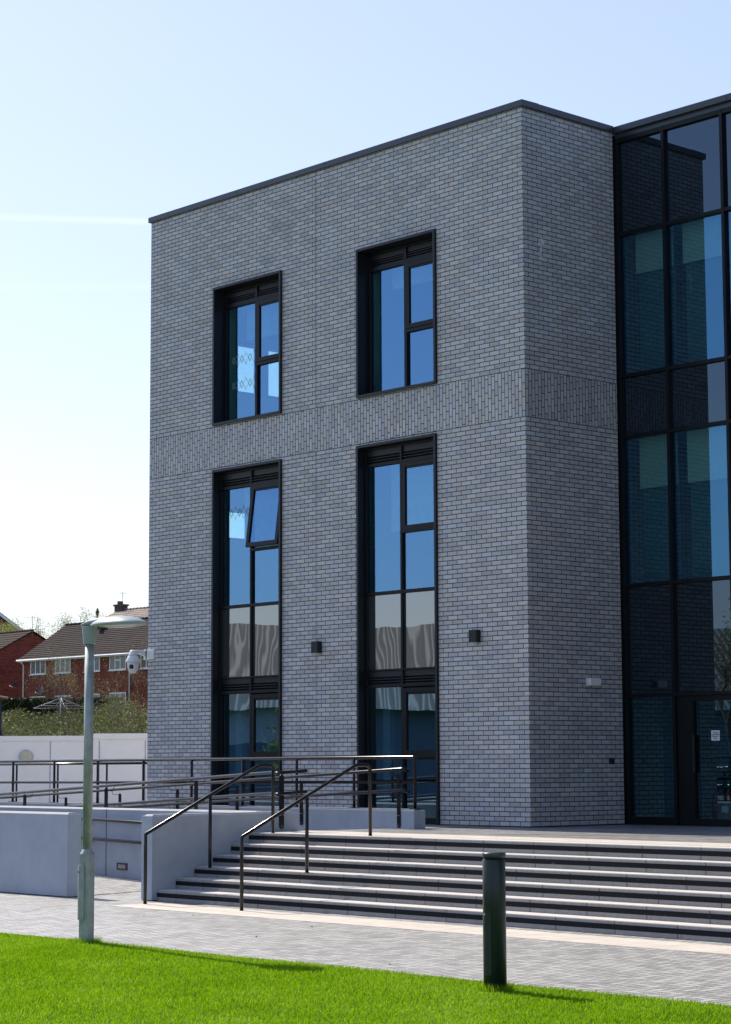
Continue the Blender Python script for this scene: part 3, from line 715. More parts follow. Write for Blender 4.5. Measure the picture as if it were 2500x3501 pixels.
# security camera on the far left corner
cc = empty("security_camera", (-10.0, -.3, 3.0), "white dome security camera hung from an arm at the building's far left corner", "camera")
MB().box(-10.04, -9.78, -.03, -.002, 2.985, 3.175).box(-10.10, -10.002, -.03, .12, 2.985, 3.175).build("mounting_plate", m_white, cc, bevel=.004)
MB().prism([(-.03, 3.16), (-.03, 3.04), (-.16, 3.09), (-.28, 3.11), (-.33, 3.13), (-.29, 3.16)], 'x', -10.085, -10.025).build("arm", m_white, cc, bevel=.012)
c0 = (-10.055, -.315, 0)
MB().lathe(c0, [(.135, 2.93), (.135, 2.945), (.118, 3.0), (.09, 3.05), (.085, 3.06), (.082, 3.075), (.055, 3.15), (.04, 3.16)], 28).build("hood", m_white, cc)
MB().lathe(c0, [(.02, 2.715), (.05, 2.722), (.085, 2.77), (.104, 2.83), (.108, 2.90), (.12, 2.93)], 28).build("camera_body", m_white, cc)
MB().lathe((c0[0] + .05, c0[1] - .07, 2.80), [(.03, 0), (.045, .02), (.045, .06), (.03, .08)], 16).build("lens", m_black, cc)
MB().lathe(c0, [(.087, 3.057), (.088, 3.062)], 28).build("seal_ring", m_black, cc)

# ------------------------------------------------------------------ street lamp
LX, LY = 3.80, -11.0
lp = empty("street_lamp", (LX, LY, G), "tall galvanised lamp post with a flat pale grey lantern at left", "street lamp")
MB().lathe((LX, LY, 0), [(.0845, G - .1), (.0845, .028), (.078, .04), (.055, .078), (.050, .085)], 10, smooth=False).build("base_section", m_galv, lp)
MB().lathe((LX, LY, 0), [(.0525, .08), (.049, 2.30)], 28).build("column", m_galv, lp)
# access door on the camera-left side
dA = math.atan2(-.86, -.5); dn = Vector((math.cos(dA), math.sin(dA), 0)); ds = Vector((-dn.y, dn.x, 0))
def door_on(cx, cy, r, z0, z1, ang, half, name, mat, par, off=.006, n=8):
    b = MB(); pts = []
    for i in range(n + 1):
        t_ = ang - half + 2 * half * i / n; pts.append((math.cos(t_), math.sin(t_)))
    for i in range(n):
        (a1, b1), (a2, b2) = pts[i], pts[i + 1]; q0, q1 = r - .01, r + off
        e0 = .02 if i in (0,) else 0; e1 = .02 if i == n - 1 else 0
        P = lambda a, b_, rr, zz: (cx + a * rr, cy + b_ * rr, zz)
        b.quad(P(a1, b1, q1, z0 + e0), P(a2, b2, q1, z0 + e1), P(a2, b2, q1, z1 - e1), P(a1, b1, q1, z1 - e0))
        b.quad(P(a1, b1, q0, z1 - e0), P(a1, b1, q1, z1 - e0), P(a2, b2, q1, z1 - e1), P(a2, b2, q0, z1 - e1))
        b.quad(P(a1, b1, q0, z0 + e0), P(a1, b1, q1, z0 + e0), P(a2, b2, q1, z0 + e1), P(a2, b2, q0, z0 + e1))
        if i == 0: b.quad(P(a1, b1, q0, z0 + e0), P(a1, b1, q1, z0 + e0), P(a1, b1, q1, z1 - e0), P(a1, b1, q0, z1 - e0))
        if i == n - 1: b.quad(P(a2, b2, q0, z0 + e1), P(a2, b2, q1, z0 + e1), P(a2, b2, q1, z1 - e1), P(a2, b2, q0, z1 - e1))
    return b.build(name, mat, par)
ang_c = math.atan2(CAM.y - LY, CAM.x - LX)     # towards the viewer's side of the lawn
dd = door_on(LX, LY, .0845, -.67, -.09, ang_c - .95, .62, "access_door", m_galv, lp, .012)
pz = Vector((math.cos(ang_c - 1.25), math.sin(ang_c - 1.25), 0)) * .098
MB().tube([(LX + pz.x * .9, LY + pz.y * .9, -.16), (LX + pz.x * 1.03, LY + pz.y * 1.03, -.16)], .012, 10).build("door_lock", m_black, dd)
# lantern
col_ = MB().lathe((LX, LY, 0), [(.066, 2.29), (.068, 2.30), (.083, 2.47), (.085, 2.485), (.08, 2.49)], 28).build("collar", m_lampgrey, lp)
b = MB()
def ring(x, hw, zb, zt_, n=16):
    return [(x, LY + hw * math.cos(2 * math.pi * i / n), (zb + zt_) / 2 + (zt_ - zb) / 2 * math.sin(2 * math.pi * i / n)) for i in range(n)]
secs = [(3.722, .02, 2.487, 2.497), (3.728, .075, 2.484, 2.515), (3.76, .085, 2.482, 2.532), (3.83, .088, 2.483, 2.555), (3.90, .085, 2.488, 2.568), (3.98, .09, 2.490, 2.573), (4.08, .11, 2.492, 2.575), (4.2, .10, 2.50, 2.57), (4.24, .03, 2.51, 2.56)]
n = 16; b0 = 0
for s_ in secs: b.v += ring(*s_)
for i in range(len(secs) - 1):
    for j in range(n): b.f.append([i * n + j, i * n + (j + 1) % n, (i + 1) * n + (j + 1) % n, (i + 1) * n + j]); b.sm.append(True)
b.f.append(list(range(n))[::-1]); b.f.append([(len(secs) - 1) * n + j for j in range(n)]); b.sm += [False, False]
b.build("arm", m_lampgrey, lp)
def dome(cx, cy, rx, ry, prof, name, mat, par, n=40):
    b = MB()
    for (k_, z) in prof: b.v += [(cx + rx * k_ * math.cos(2 * math.pi * i / n), cy + ry * k_ * math.sin(2 * math.pi * i / n), z) for i in range(n)]
    for i in range(len(prof) - 1):
        for j in range(n): b.f.append([i * n + j, i * n + (j + 1) % n, (i + 1) * n + (j + 1) % n, (i + 1) * n + j]); b.sm.append(True)
    b.f.append(list(range(n))[::-1]); b.f.append([(len(prof) - 1) * n + j for j in range(n)]); b.sm += [True, True]
    return b.build(name, mat, par)
canopy = dome(4.34, LY, .41, .24, [(.95, 2.472), (1.0, 2.476), (.99, 2.488), (.9, 2.512), (.72, 2.54), (.45, 2.562), (.2, 2.572), (.05, 2.574)], "canopy", m_lampgrey, lp)
dome(4.38, LY, .35, .19, [(.35, 2.448), (.7, 2.452), (.92, 2.462), (1.0, 2.4725)], "lens", mat_simple("lamp_lens", (.55, .55, .53), .12), canopy)
MB().box(4.03, 4.11, LY - .06, LY + .02, 2.43, 2.474).tube([(4.08, LY - .03, 2.44), (4.095, LY - .05, 2.40)], .028, 10).build("sensor", m_black, lp)

# ------------------------------------------------------------------ bollard
bx_, by_ = 10.25, -11.33
bo = empty("bollard", (bx_, by_, G), "dark green metal bollard with round cap on the lawn before the steps", "bollard")
MB().lathe((bx_, by_, 0), [(.098, G - .05), (.0975, .165), (.094, .171), (.088, .173), (.088, .183)], 40).build("body", m_bollard, bo)
MB().lathe((bx_, by_, 0), [(.085, .178), (.085, .20)], 32).build("louvre_ring", m_black, bo)
MB().lathe((bx_, by_, 0), [(.0995, .192), (.1015, .196), (.1015, .222), (.099, .228), (.06, .2345), (.01, .236)], 40).build("cap", mat_simple("cap_green", (.035, .055, .05), .35), bo)
ac = math.atan2(CAM.y - by_, CAM.x - bx_)
d_ = door_on(bx_, by_, .0975, -.79, -.25, ac - .85, .55, "access_door", m_bollard, bo, .0025)
for zz, r_, mm in ((-.285, .010, m_galv), (-.36, .011, m_black)):
    q = Vector((math.cos(ac - .98), math.sin(ac - .98), 0)); p = Vector((bx_, by_, zz)) + q * .098
    MB().tube([p, p + q * .006], r_, 12).build("lock", mm, d_)

# ------------------------------------------------------------------ lawn
m_soil = mat_simple("lawn_base", (0.035, 0.09, 0.008), .95, 0, .3, 3)
tag(MB().box(-40, 40, -60, -10.87, G - .06, G - .004).build("lawn", m_soil), kind='structure')
k = NT("grass_blades"); g = k.n("ShaderNodeNewGeometry")
pn = k.noise(g.outputs["Position"], 0.9, 4, 0.6); r = k.m_('ADD', k.m_('MULTIPLY', g.outputs["Random Per Island"], 0.6), k.m_('MULTIPLY', pn, 0.5))
col = k.ramp(r, [(0.2, (0.08, 0.19, 0.003)), (0.5, (0.19, 0.38, 0.003)), (0.8, (0.31, 0.50, 0.006)), (0.985, (0.55, 0.56, 0.20))])
p = k.n("ShaderNodeBsdfPrincipled"); k.t.links.new(col, p.inputs["Base Color"]); p.inputs["Roughness"].default_value = .45; p.inputs["Specular IOR Level"].default_value = .35
tl = k.n("ShaderNodeBsdfTranslucent"); k.t.links.new(col, tl.inputs[0]); mx = k.n("ShaderNodeMixShader"); mx.inputs[0].default_value = .55
k.t.links.new(p.outputs[0], mx.inputs[1]); k.t.links.new(tl.outputs[0], mx.inputs[2]); k.t.links.new(mx.outputs[0], k.out.inputs[0]); m_grass = k.m
def blades(n, x0, x1, y0, y1, cull, h0=.022, h1=.048, wd=.0033):
    x = RNG.uniform(x0, x1, n); y = RNG.uniform(y0, y1, n)
    dx, dy = x - CAM.x, y - CAM.y; d = dx * BF.x + dy * BF.y; a = dx * BR.x + dy * BR.y
    edge = np.abs(y + 10.86 - .03 * np.sin(x * 2.1) * np.sin(x * .7)); keep = np.ones(n, bool)
    ins = (d > 14.2) & (np.abs(a) < d * .185 + .3)
    keep = ins if cull else ~ins
    x, y = x[keep], y[keep]; n = len(x)
    ang = RNG.uniform(0, 2 * np.pi, n); h = RNG.uniform(h0, h1, n) * (0.85 + .3 * np.sin(x * 1.7 + 1.3 * np.sin(y * 1.1)) * .5); lean = RNG.normal(0, .35, (n, 2)) * h[:, None] + np.array([.006, -.002])
    w2 = wd * RNG.uniform(.6, 1.3, n); cx, sy = np.cos(ang) * w2, np.sin(ang) * w2; z0 = np.full(n, G - .006)
    V = np.empty((n, 5, 3)); V[:, 0] = np.stack([x - cx, y - sy, z0], 1); V[:, 1] = np.stack([x + cx, y + sy, z0], 1)
    mx_, my_ = x + lean[:, 0] * .35, y + lean[:, 1] * .35
    V[:, 2] = np.stack([mx_ + cx * .8, my_ + sy * .8, z0 + h * .55], 1); V[:, 3] = np.stack([mx_ - cx * .8, my_ - sy * .8, z0 + h * .55], 1)
    V[:, 4] = np.stack([x + lean[:, 0], y + lean[:, 1], z0 + h], 1)
    b = np.arange(n)[:, None] * 5
    F = np.concatenate([np.concatenate([b, b + 1, b + 2], 1), np.concatenate([b, b + 2, b + 3], 1), np.concatenate([b + 3, b + 2, b + 4], 1)])
    return V.reshape(-1, 3), F
V1, F1 = blades(430000, 1.0, 13.6, -17.2, -10.86, True)
V2, F2 = blades(90000, -6, 22, -18, -10.87, False, wd=.006)
# longer tufts round post and bollard
def tuft(cx, cy, n, r0, r1):
    th = RNG.uniform(0, 2 * np.pi, n); r = RNG.uniform(r0, r1, n); x = cx + r * np.cos(th); y = np.minimum(cy + r * np.sin(th), -10.86)
    h = RNG.uniform(.04, .095, n); ln = RNG.normal(0, .3, (n, 2)) * h[:, None]; an = RNG.uniform(0, 6.28, n); cx_, sy_ = np.cos(an) * .003, np.sin(an) * .003; z0 = np.full(n, G - .005)
    V = np.stack([np.stack([x - cx_, y - sy_, z0], 1), np.stack([x + cx_, y + sy_, z0], 1), np.stack([x + ln[:, 0], y + ln[:, 1], z0 + h], 1)], 1)
    return V.reshape(-1, 3), np.arange(n * 3).reshape(-1, 3)
V3, F3 = tuft(LX, LY, 700, .09, .17); V4, F4 = tuft(bx_, by_, 700, .10, .17)
Vs = [V1, V2, V3, V4]; Fs = [F1, F2, F3, F4]; off = 0; FF = []
for v_, f_ in zip(Vs, Fs): FF.append(f_ + off); off += len(v_)
tag(npmesh("grass", np.concatenate(Vs), np.concatenate(FF), m_grass), "bright green short mown grass of the foreground lawn", "grass", kind='stuff')

# scattered bits on pavement
b = MB(); rr = random.Random(8)
for i in range(7):
    x_, y_ = rr.uniform(-2, 12), rr.uniform(-10.6, -7.4); s_ = rr.uniform(.008, .018)
    b.lathe((x_, y_, G), [(s_, 0), (s_ * .8, s_ * .5), (s_ * .2, s_ * .8)], 6)
tag(b.build("grit", m_gap), "tiny scattered dark grit and leaf crumbs on the paving", "grit", kind='stuff')
#@@BG@@

# ------------------------------------------------------------------ white boundary wall
def slabW(d0, a0, d1, a1, th, z0, z1, name, mat, par=None, b=None):
    A_, B_ = Vector((d0, a0)), Vector((d1, a1)); e = (B_ - A_).normalized(); nn = Vector((-e.y, e.x))
    if nn.x < 0: nn = -nn
    P = [A_, B_, B_ + nn * th, A_ + nn * th]
    own = b is None
    if own: b = MB()
    o = len(b.v)
    for z in (z0, z1): b.v += [tuple(W(p.x, p.y, z)) for p in P]
    for q in ((0, 1, 5, 4), (1, 2, 6, 5), (2, 3, 7, 6), (3, 0, 4, 7), (4, 5, 6, 7), (3, 2, 1, 0)): b.f.append([o + i for i in q]); b.sm.append(False)
    if own: return b.build(name, mat, par)
    return b
bw = empty("boundary_wall", W(50, -8, -.2), "white panelled boundary wall with a flat top band at far left", "wall")
slabW(50, -14, 50, -6.37, .12, -.3, 1.55, "panel", m_cream, bw); slabW(50, -6.365, 50, -1, .12, -.3, 1.585, "panel", m_cream, bw)
slabW(49.97, -14, 49.97, -6.365, .18, 1.551, 1.665, "top_band", m_cream, bw); slabW(49.965, -6.36, 49.965, -1, .19, 1.586, 1.715, "top_band", m_cream, bw)
m_seam = mat_simple("panel_seam", (.40, .40, .43), .8)
for a in (-13.4, -12.2, -11, -9.76, -8.56, -7.36, -6.22, -5.15, -3.9): slabW(49.993, a - .012, 49.993, a + .012, .02, -.3, 1.548, "panel_seam", m_seam, bw)
rl = empty("round_bulkhead_light", W(49.9, -7.93, 1.0), "round cream bulkhead light on the white boundary wall above the railing", "light")
def disc(name, mat, par, d, a, z, prof, n=28):
    b = MB()
    for (r_, dd_) in prof: b.v += [tuple(W(d - dd_, a + r_ * math.cos(2 * math.pi * i / n), z + r_ * math.sin(2 * math.pi * i / n))) for i in range(n)]
    for i in range(len(prof) - 1):
        for j in range(n): b.f.append([i * n + j, i * n + (j + 1) % n, (i + 1) * n + (j + 1) % n, (i + 1) * n + j]); b.sm.append(True)
    b.f.append([(len(prof) - 1) * n + j for j in range(n)]); b.sm.append(True)
    return b.build(name, mat, par)
disc("rim", mat_simple("rim_grey", (.4, .42, .42), .5), rl, 50, -7.92, 1.18, [(.165, 0), (.165, .07), (.15, .08)])
disc("diffuser", mat_simple("aged_diffuser", (.52, .50, .36), .35), rl, 50, -7.92, 1.18, [(.152, .07), (.14, .11), (.1, .13), (.03, .14)])

# ------------------------------------------------------------------ bank behind
gr_ = MB(); NX, NY = 50, 30; rr = random.Random(2)
for j in range(NY):
    for i in range(NX):
        d = 51 + j * 7.0; a = -75 + i * 2.6
        t_ = min(1, max(0, (d - 53) / 42)); z = -.25 + 3.0 * (t_ * t_ * (3 - 2 * t_)) + .12 * math.sin(a * .7 + j)
        gr_.v.append(tuple(W(d, a, z)))
for j in range(NY - 1):
    for i in range(NX - 1): gr_.f.append([j * NX + i, j * NX + i + 1, (j + 1) * NX + i + 1, (j + 1) * NX + i]); gr_.sm.append(True)
m_bank = mat_simple("bank_grass", (0.05, 0.075, 0.02), .95, 0, .3, 1.2)
tag(gr_.build("bank", m_bank), kind='structure')

# ------------------------------------------------------------------ foliage makers
def leaves(n, fn, size, mat, name, parent=None, aspect=1.6):
    P = fn(n); n = len(P); nrm = RNG.normal(size=(n, 3)); nrm /= np.linalg.norm(nrm, axis=1)[:, None]
    t1 = np.cross(nrm, RNG.normal(size=(n, 3))); t1 /= np.linalg.norm(t1, axis=1)[:, None]; t2 = np.cross(nrm, t1)
    s = (size * RNG.uniform(.6, 1.3, n))[:, None]; l = s * aspect
    V = np.stack([P - t1 * l, P + t2 * s * .5, P + t1 * l, P - t2 * s * .5], 1).reshape(-1, 3)
    return npmesh(name, V, np.arange(n * 4).reshape(-1, 4), mat, parent)
def Wn(d, a, z):
    return np.stack([CAM.x + BF.x * d + BR.x * a, CAM.y + BF.y * d + BR.y * a, z], 1)
m_bark = mat_simple("bark", (.10, .075, .055), .9, 0, .25, 5, .3, 30)
m_twig = mat_simple("twig", (.16, .12, .085), .85, 0, .3, 3)
def branches(b, base, dirv, L, r, depth, rr, tips, spread=.6, up=.15, k=3):
    p = Vector(base); dv = Vector(dirv).normalized(); pts = [p.copy()]; rs = [r]; n = 4
    for i in range(n):
        dv = (dv + Vector((rr.gauss(0, .14), rr.gauss(0, .14), rr.gauss(0, .08) + up * .3))).normalized(); p = p + dv * (L / n); pts.append(p.copy()); rs.append(r * (1 - .55 * (i + 1) / n))
    b.tube(pts, rs, 5 if r > .02 else 3, cap=False)
    if depth == 0: tips.append(p.copy()); tips.append(pts[2]); return
    for i in range(k + (1 if depth > 1 else 0)):
        q = pts[rr.choice((2, 3, 4))]; nd = (dv + Vector((rr.gauss(0, spread), rr.gauss(0, spread), rr.gauss(0, spread * .6) + up))).normalized()
        branches(b, q, nd, L * rr.uniform(.5, .75), r * .5, depth - 1, rr, tips, spread, up, k)
def tree(name, base, H, label, cat, mat, seed, nl=40, ls=.07, cl=.35, r=.09, depth=3, spread=.6, stems=1, group=None, up=.15, k=3):
    rr = random.Random(seed); t = empty(name, base, label, cat, group); b = MB(); tips = []
    for s_ in range(stems):
        ln = Vector((rr.gauss(0, .22), rr.gauss(0, .22), 1)) if stems > 1 else Vector((0, 0, 1))
        branches(b, Vector(base) + Vector((rr.uniform(-.25, .25), rr.uniform(-.25, .25), 0)) * (stems > 1), ln, H * rr.uniform(.42, .55), r, depth, rr, tips, spread, up, k)
    b.build("trunk", m_bark if r > .04 else m_twig, t)
    T = np.array([tuple(p) for p in tips])
    def fn(n):
        c = T[RNG.integers(0, len(T), n)]; return c + RNG.normal(0, cl, (n, 3))
    leaves(int(len(tips) * nl), fn, ls, mat, "crown", t); return t
m_leafA = mat_leaf("scrub_leaves", [(.020, .032, .008), (.055, .08, .018), (.13, .155, .04), (.17, .115, .05)], .5, .4)
m_leafD = mat_leaf("hedge_leaves", [(.010, .020, .007), (.03, .05, .014), (.09, .11, .04)], 1.2, .25)
m_leafS = mat_leaf("spring_leaves", [(.12, .16, .03), (.26, .30, .08), (.38, .38, .16)], .8, .5)
m_leafC = mat_leaf("conifer_leaves", [(.008, .018, .012), (.025, .045, .03)], 1, .1)
m_catk = mat_leaf("catkins", [(.20, .19, .07), (.34, .31, .14)], 1, .4)

# scrub covering the bank: nobody could count its plants
def scrub(n):
    d = 56 + 34 * RNG.random(n) ** 1.0; a = (-.205 + .14 * RNG.random(n)) * d
    t_ = np.clip((d - 53) / 42, 0, 1); gz = -.25 + 3.0 * (t_ * t_ * (3 - 2 * t_))
    cl = .55 + .45 * np.sin(a * 2.1 + d * .9) * np.sin(a * .9 - d * .6 + 1) + .25 * np.sin(a * 5.3) * np.sin(d * 3.1)
    z = gz + np.clip(.55 + .75 * cl, .15, 1.7) * RNG.random(n) ** .6 * np.where((d > 68) & (a / d < -.132), .62, 1.0)
    return Wn(d, a, z)
leaf_o = tag(leaves(110000, scrub, .032, m_leafA, "scrub"), "tangled green and brown scrub covering the bank behind the white wall", "scrub", kind='stuff')
b = MB(); rr = random.Random(11)
for i in range(260):
    d = rr.uniform(57, 88); a = rr.uniform(-.2, -.07) * d; t_ = min(1, (d - 53) / 42); gz = -.25 + 3 * (t_ * t_ * (3 - 2 * t_)); p = W(d, a, gz); v_ = Vector((rr.gauss(0, .5), rr.gauss(0, .5), 1)).normalized(); L = rr.uniform(.8, 1.9)
    q = p + v_ * L * .5; q2 = q + (v_ + Vector((rr.gauss(0, .5), rr.gauss(0, .5), -.2))).normalized() * L * .5
    b.tube([p, q, q2], [.012, .008, .004], 3, cap=False)
tag(b.build("scrub_stems", m_twig), "thin bare stems poking out of the scrub on the bank", "stems", kind='stuff')
# clipped dark hedge
hd = empty("hedge", W(93, -14.6, 2.4), "dark clipped hedge with a flat top in front of the red brick house", "hedge")
def hedgep(n):
    a = RNG.uniform(-15.9, -10.6, n); side = RNG.random(n); d = np.where(side < .65, 91.9 + RNG.normal(0, .05, n), RNG.uniform(91.9, 93.2, n))
    top = 3.86 - .08 * ((-15.5 - a).clip(0)) ** 2 * 4; z = np.where(side < .65, RNG.uniform(1.9, 3.84, n), 3.84 + RNG.normal(0, .02, n))
    return Wn(d, a, np.minimum(z, top))
leaves(26000, hedgep, .035, m_leafD, "foliage", hd)
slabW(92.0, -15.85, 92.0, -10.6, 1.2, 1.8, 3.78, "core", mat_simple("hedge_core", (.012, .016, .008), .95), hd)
# shrubs with catkins and bare shrubs
tree("shrub", W(66, -9.0, .9), 3.6, "tall loose shrub with yellow catkins just behind the galvanised lamp post", "shrub", m_catk, 4, 7, .013, .07, .022, 3, .45, 3, up=.3)
tree("shrub", W(68, -8.1, 1.0), 3.1, "wispy shrub with catkins right of the galvanised lamp post", "shrub", m_catk, 9, 7, .013, .07, .018, 3, .45, 2, up=.3)
tree("shrub", W(64, -6.55, .8), 4.0, "tangled bare brown shrub against the left edge of the brick building", "shrub", m_catk, 13, 1.2, .018, .07, .026, 4, .55, 2, up=.2)
tree("shrub", W(67, -7.4, 1.0), 2.6, "low bare arching shrub below the white security camera", "shrub", m_leafS, 17, 2, .02, .08, .018, 3, .6, 2, up=.1)
# trees behind the houses
tree("tree", W(176, -27.3, 3), 9.6, "sparse spring tree with fresh yellow green leaves between the two red brick houses", "tree", m_leafS, 21, 40, .042, .30, .16, 4, .5)
tree("tree", W(181, -24.6, 3), 9.9, "spreading spring tree showing above the brown roof's left end", "tree", m_leafS, 23, 38, .042, .32, .16, 4, .55)
tree("tree", W(185, -30.0, 3), 9.2, "budding tree behind the gabled red brick house", "tree", m_leafS, 27, 36, .042, .30, .15, 4, .5)
ct = empty("conifer_tree", W(190, -23.94, 3), "small dark conifer top poking above the brown roof", "tree")
MB().tube([W(190, -23.94, 3), W(190, -23.94, 14.7)], [.2, .02], 8).build("trunk", m_bark, ct)
def conif(n):
    h = RNG.random(n) ** .8; z = 14.85 - h * 6.5; r_ = (.06 + h * 1.9) * (0.55 + .45 * np.sin(z * 7.0)) * RNG.random(n) ** .4; th = RNG.uniform(0, 6.28, n)
    return Wn(190 + r_ * np.cos(th), -23.94 + r_ * np.sin(th), z)
leaves(9000, conif, .06, m_leafC, "crown", ct)

# ------------------------------------------------------------------ houses
m_redbrick = None
def mat_redbrick(name, e):
    k = NT(name); g, x, y, z = k.pos()
    u = k.m_('ADD', k.m_('MULTIPLY', x, e.x), k.m_('MULTIPLY', y, e.y))
    row = k.m_('FLOOR', k.m_('DIVIDE', z, .075)); uu = k.m_('ADD', k.m_('DIVIDE', u, .225), k.m_('MULTIPLY', k.m_('FLOORED_MODULO', row, 2.0), .5))
    rid = k.white(k.xyz(k.m_('FLOOR', uu), row, 0)); rowr = k.white(k.xyz(row, 3.0, 1.0))
    fv = k.m_('FRACT', k.m_('DIVIDE', z, .075)); mo = k.m_('LESS_THAN', fv, .16)
    big = k.noise(g.outputs["Position"], .8, 4, .6)
    t = k.m_('ADD', k.m_('MULTIPLY', rid, .45), k.m_('ADD', k.m_('MULTIPLY', rowr, .2), k.m_('MULTIPLY', big, .4)))
    col = k.ramp(t, [(.25, (.115, .024, .017)), (.55, (.19, .042, .029)), (.85, (.26, .066, .043))])
    col = k.mix(k.m_('MULTIPLY', mo, .6), col, (.23, .13, .10)); k.bsdf(col, .9, 0, .2); return k.m
m_tile = mat_simple("brown_roof_tile", (.036, .027, .025), .9, 0, .3, 1.4, spec=.2)
m_tile2 = mat_simple("weathered_roof_tile", (.27, .215, .18), .85, 0, .3, 1.4)
m_tiler = mat_simple("red_brown_roof_tile", (.05, .032, .029), .9, 0, .25, 1.4, spec=.2)
m_hglass = mat_glass("house_glass", .05, None, (.75, .85, .95), .3, 2.5, back=(.03, .035, .04))
m_curt = mat_simple("net_curtain", (.5, .5, .5), .9)
def tiles(b, bl, br, tr, tl, rows, per=.3):
    """lapped rows with rolled profile from eave edge bl-br up to ridge tl-tr"""
    bl, br, tr, tl = map(Vector, (bl, br, tr, tl)); nrm = (br - bl).cross(tl - bl).normalized()
    if nrm.z < 0: nrm = -nrm
    n = max(2, int((br - bl).length / per) * 2)
    for i in range(rows):
        t0 = i / rows - (.12 / rows if i else 0); t1 = (i + 1) / rows
        L0, R0 = bl.lerp(tl, t0), br.lerp(tr, t0); L1, R1 = bl.lerp(tl, t1), br.lerp(tr, t1); base = len(b.v)
        for j in range(n + 1):
            s_ = j / n; h = .05 + .025 * (j % 2)
            b.v.append(tuple(L0.lerp(R0, s_) + nrm * h)); b.v.append(tuple(L1.lerp(R1, s_) + nrm * (.012 + .025 * (j % 2)))); b.v.append(tuple(L0.lerp(R0, s_) + nrm * .0))
        for j in range(n):
            a = base + j * 3; b.f.append([a, a + 3, a + 4, a + 1]); b.f.append([a + 2, a + 5, a + 3, a]); b.sm += [False, False]
def house(name, label, A_, e, Lh, dep, zg, ze, zr, wins, mat_t, rows=12, half=None, gableonly=False, vis_both=True):
    """A_ (d,a) front left corner, e unit vector along the front in (d,a); n points inward"""
    e = Vector(e).normalized(); n_ = Vector((-e.y, e.x)); 
    if n_.x < 0: n_ = -n_
    A_ = Vector(A_)
    def P(s, n, z): q = A_ + e * s + n_ * n; return W(q.x, q.y, z)
    ew = (P(1, 0, 0) - P(0, 0, 0)).normalized(); nw = (P(0, 1, 0) - P(0, 0, 0)).normalized()
    h = empty(name, P(Lh / 2, dep / 2, zg), label, "house")
    wm = mat_redbrick("red_brick", ew + nw)
    b = MB(); b.quad(P(0, 0, zg), P(Lh, 0, zg), P(Lh, 0, ze), P(0, 0, ze)); b.quad(P(0, dep, zg), P(Lh, dep, zg), P(Lh, dep, ze), P(0, dep, ze))
    for s in (0, Lh): b.quad(P(s, 0, zg), P(s, dep, zg), P(s, dep, ze), P(s, dep / 2, zr - .12), P(s, 0, ze))
    b.build("wall", wm, h)
    ov = .3; dz = (zr - ze) / (dep / 2) * ov; b = MB()
    tiles(b, P(-.12, -ov, ze - dz), P(Lh + .12, -ov, ze - dz), P(Lh + .12, dep / 2, zr), P(-.12, dep / 2, zr), rows)
    tiles(b, P(Lh + .12, dep + ov, ze - dz), P(-.12, dep + ov, ze - dz), P(-.12, dep / 2, zr), P(Lh + .12, dep / 2, zr), rows)
    for s in (-.10, Lh + .10): b.quad(P(s, -ov, ze - dz - .06), P(s, dep / 2, zr - .06), P(s, dep / 2, zr + .03), P(s, -ov, ze - dz + .04))
    rf = b.build("roof", mat_t, h)
    b = MB(); q = -.12
    while q < Lh: b.tube([P(q, dep / 2, zr + .05), P(q + .43, dep / 2, zr + .07)], .10, 6); q += .45
    b.build("ridge_tiles", mat_t, rf)
    MB().tube([P(-.2, -ov - .04, ze - dz - .03), P(Lh + .1, -ov - .04, ze - dz - .03)], .065, 8).build("gutter", m_upvc, h)
    b = MB(); b.quad(P(-.1, -ov + .03, ze - dz - .13), P(Lh, -ov + .03, ze - dz - .13), P(Lh, -ov + .03, ze - dz), P(-.1, -ov + .03, ze - dz))
    b.quad(P(-.1, -ov + .03, ze - dz - .13), P(Lh, -ov + .03, ze - dz - .13), P(Lh, 0, ze - dz - .13), P(-.1, 0, ze - dz - .13)); b.build("fascia", m_upvc, h)
    def bxp(b, s0, s1, n0, n1, z0, z1):
        o = len(b.v); b.v += [tuple(P(s, n, z)) for s in (s0, s1) for n in (n0, n1) for z in (z0, z1)]
        for qd in ((0, 1, 3, 2), (4, 6, 7, 5), (0, 4, 5, 1), (2, 3, 7, 6), (0, 2, 6, 4), (1, 5, 7, 3)): b.f.append([o + i for i in qd]); b.sm.append(False)
    for wi, (s0, s1, z0, z1, kind) in enumerate(wins):
        b = MB(); t_ = .07; y0, y1 = -.015, .03
        bxp(b, s0, s0 + t_, y0, y1, z0, z1); bxp(b, s1 - t_, s1, y0, y1, z0, z1); bxp(b, s0 + t_, s1 - t_, y0, y1, z1 - t_, z1); bxp(b, s0 + t_, s1 - t_, y0, y1, z0, z0 + t_)
        for f_ in (.345, .655):
            sc = s0 + (s1 - s0) * f_; bxp(b, sc - .04, sc + .04, y0 - .002, y1, z0 + t_, z1 - t_)
        if kind: zc = z1 - .38 * (z1 - z0); sa = s0 + (s1 - s0) * .345; sb = s0 + (s1 - s0) * .655; bxp(b, sa, sb, y0 - .004, y1, zc - .04, zc + .04)
        wo = b.build("window", m_upvc, h)
        b = MB(); b.quad(P(s0 + t_, -.006, z0 + t_), P(s1 - t_, -.006, z0 + t_), P(s1 - t_, -.006, z1 - t_), P(s0 + t_, -.006, z1 - t_)); b.build("pane", m_hglass, wo)
        b = MB(); bxp(b, s0 - .06, s1 + .06, -.09, 0, z0 - .05, z0 - .002); b.build("sill", m_upvc, wo)
        b = MB(); bxp(b, s0 + t_, s1 - t_, .0, .02, z0, z0 + .001)
    return h, P
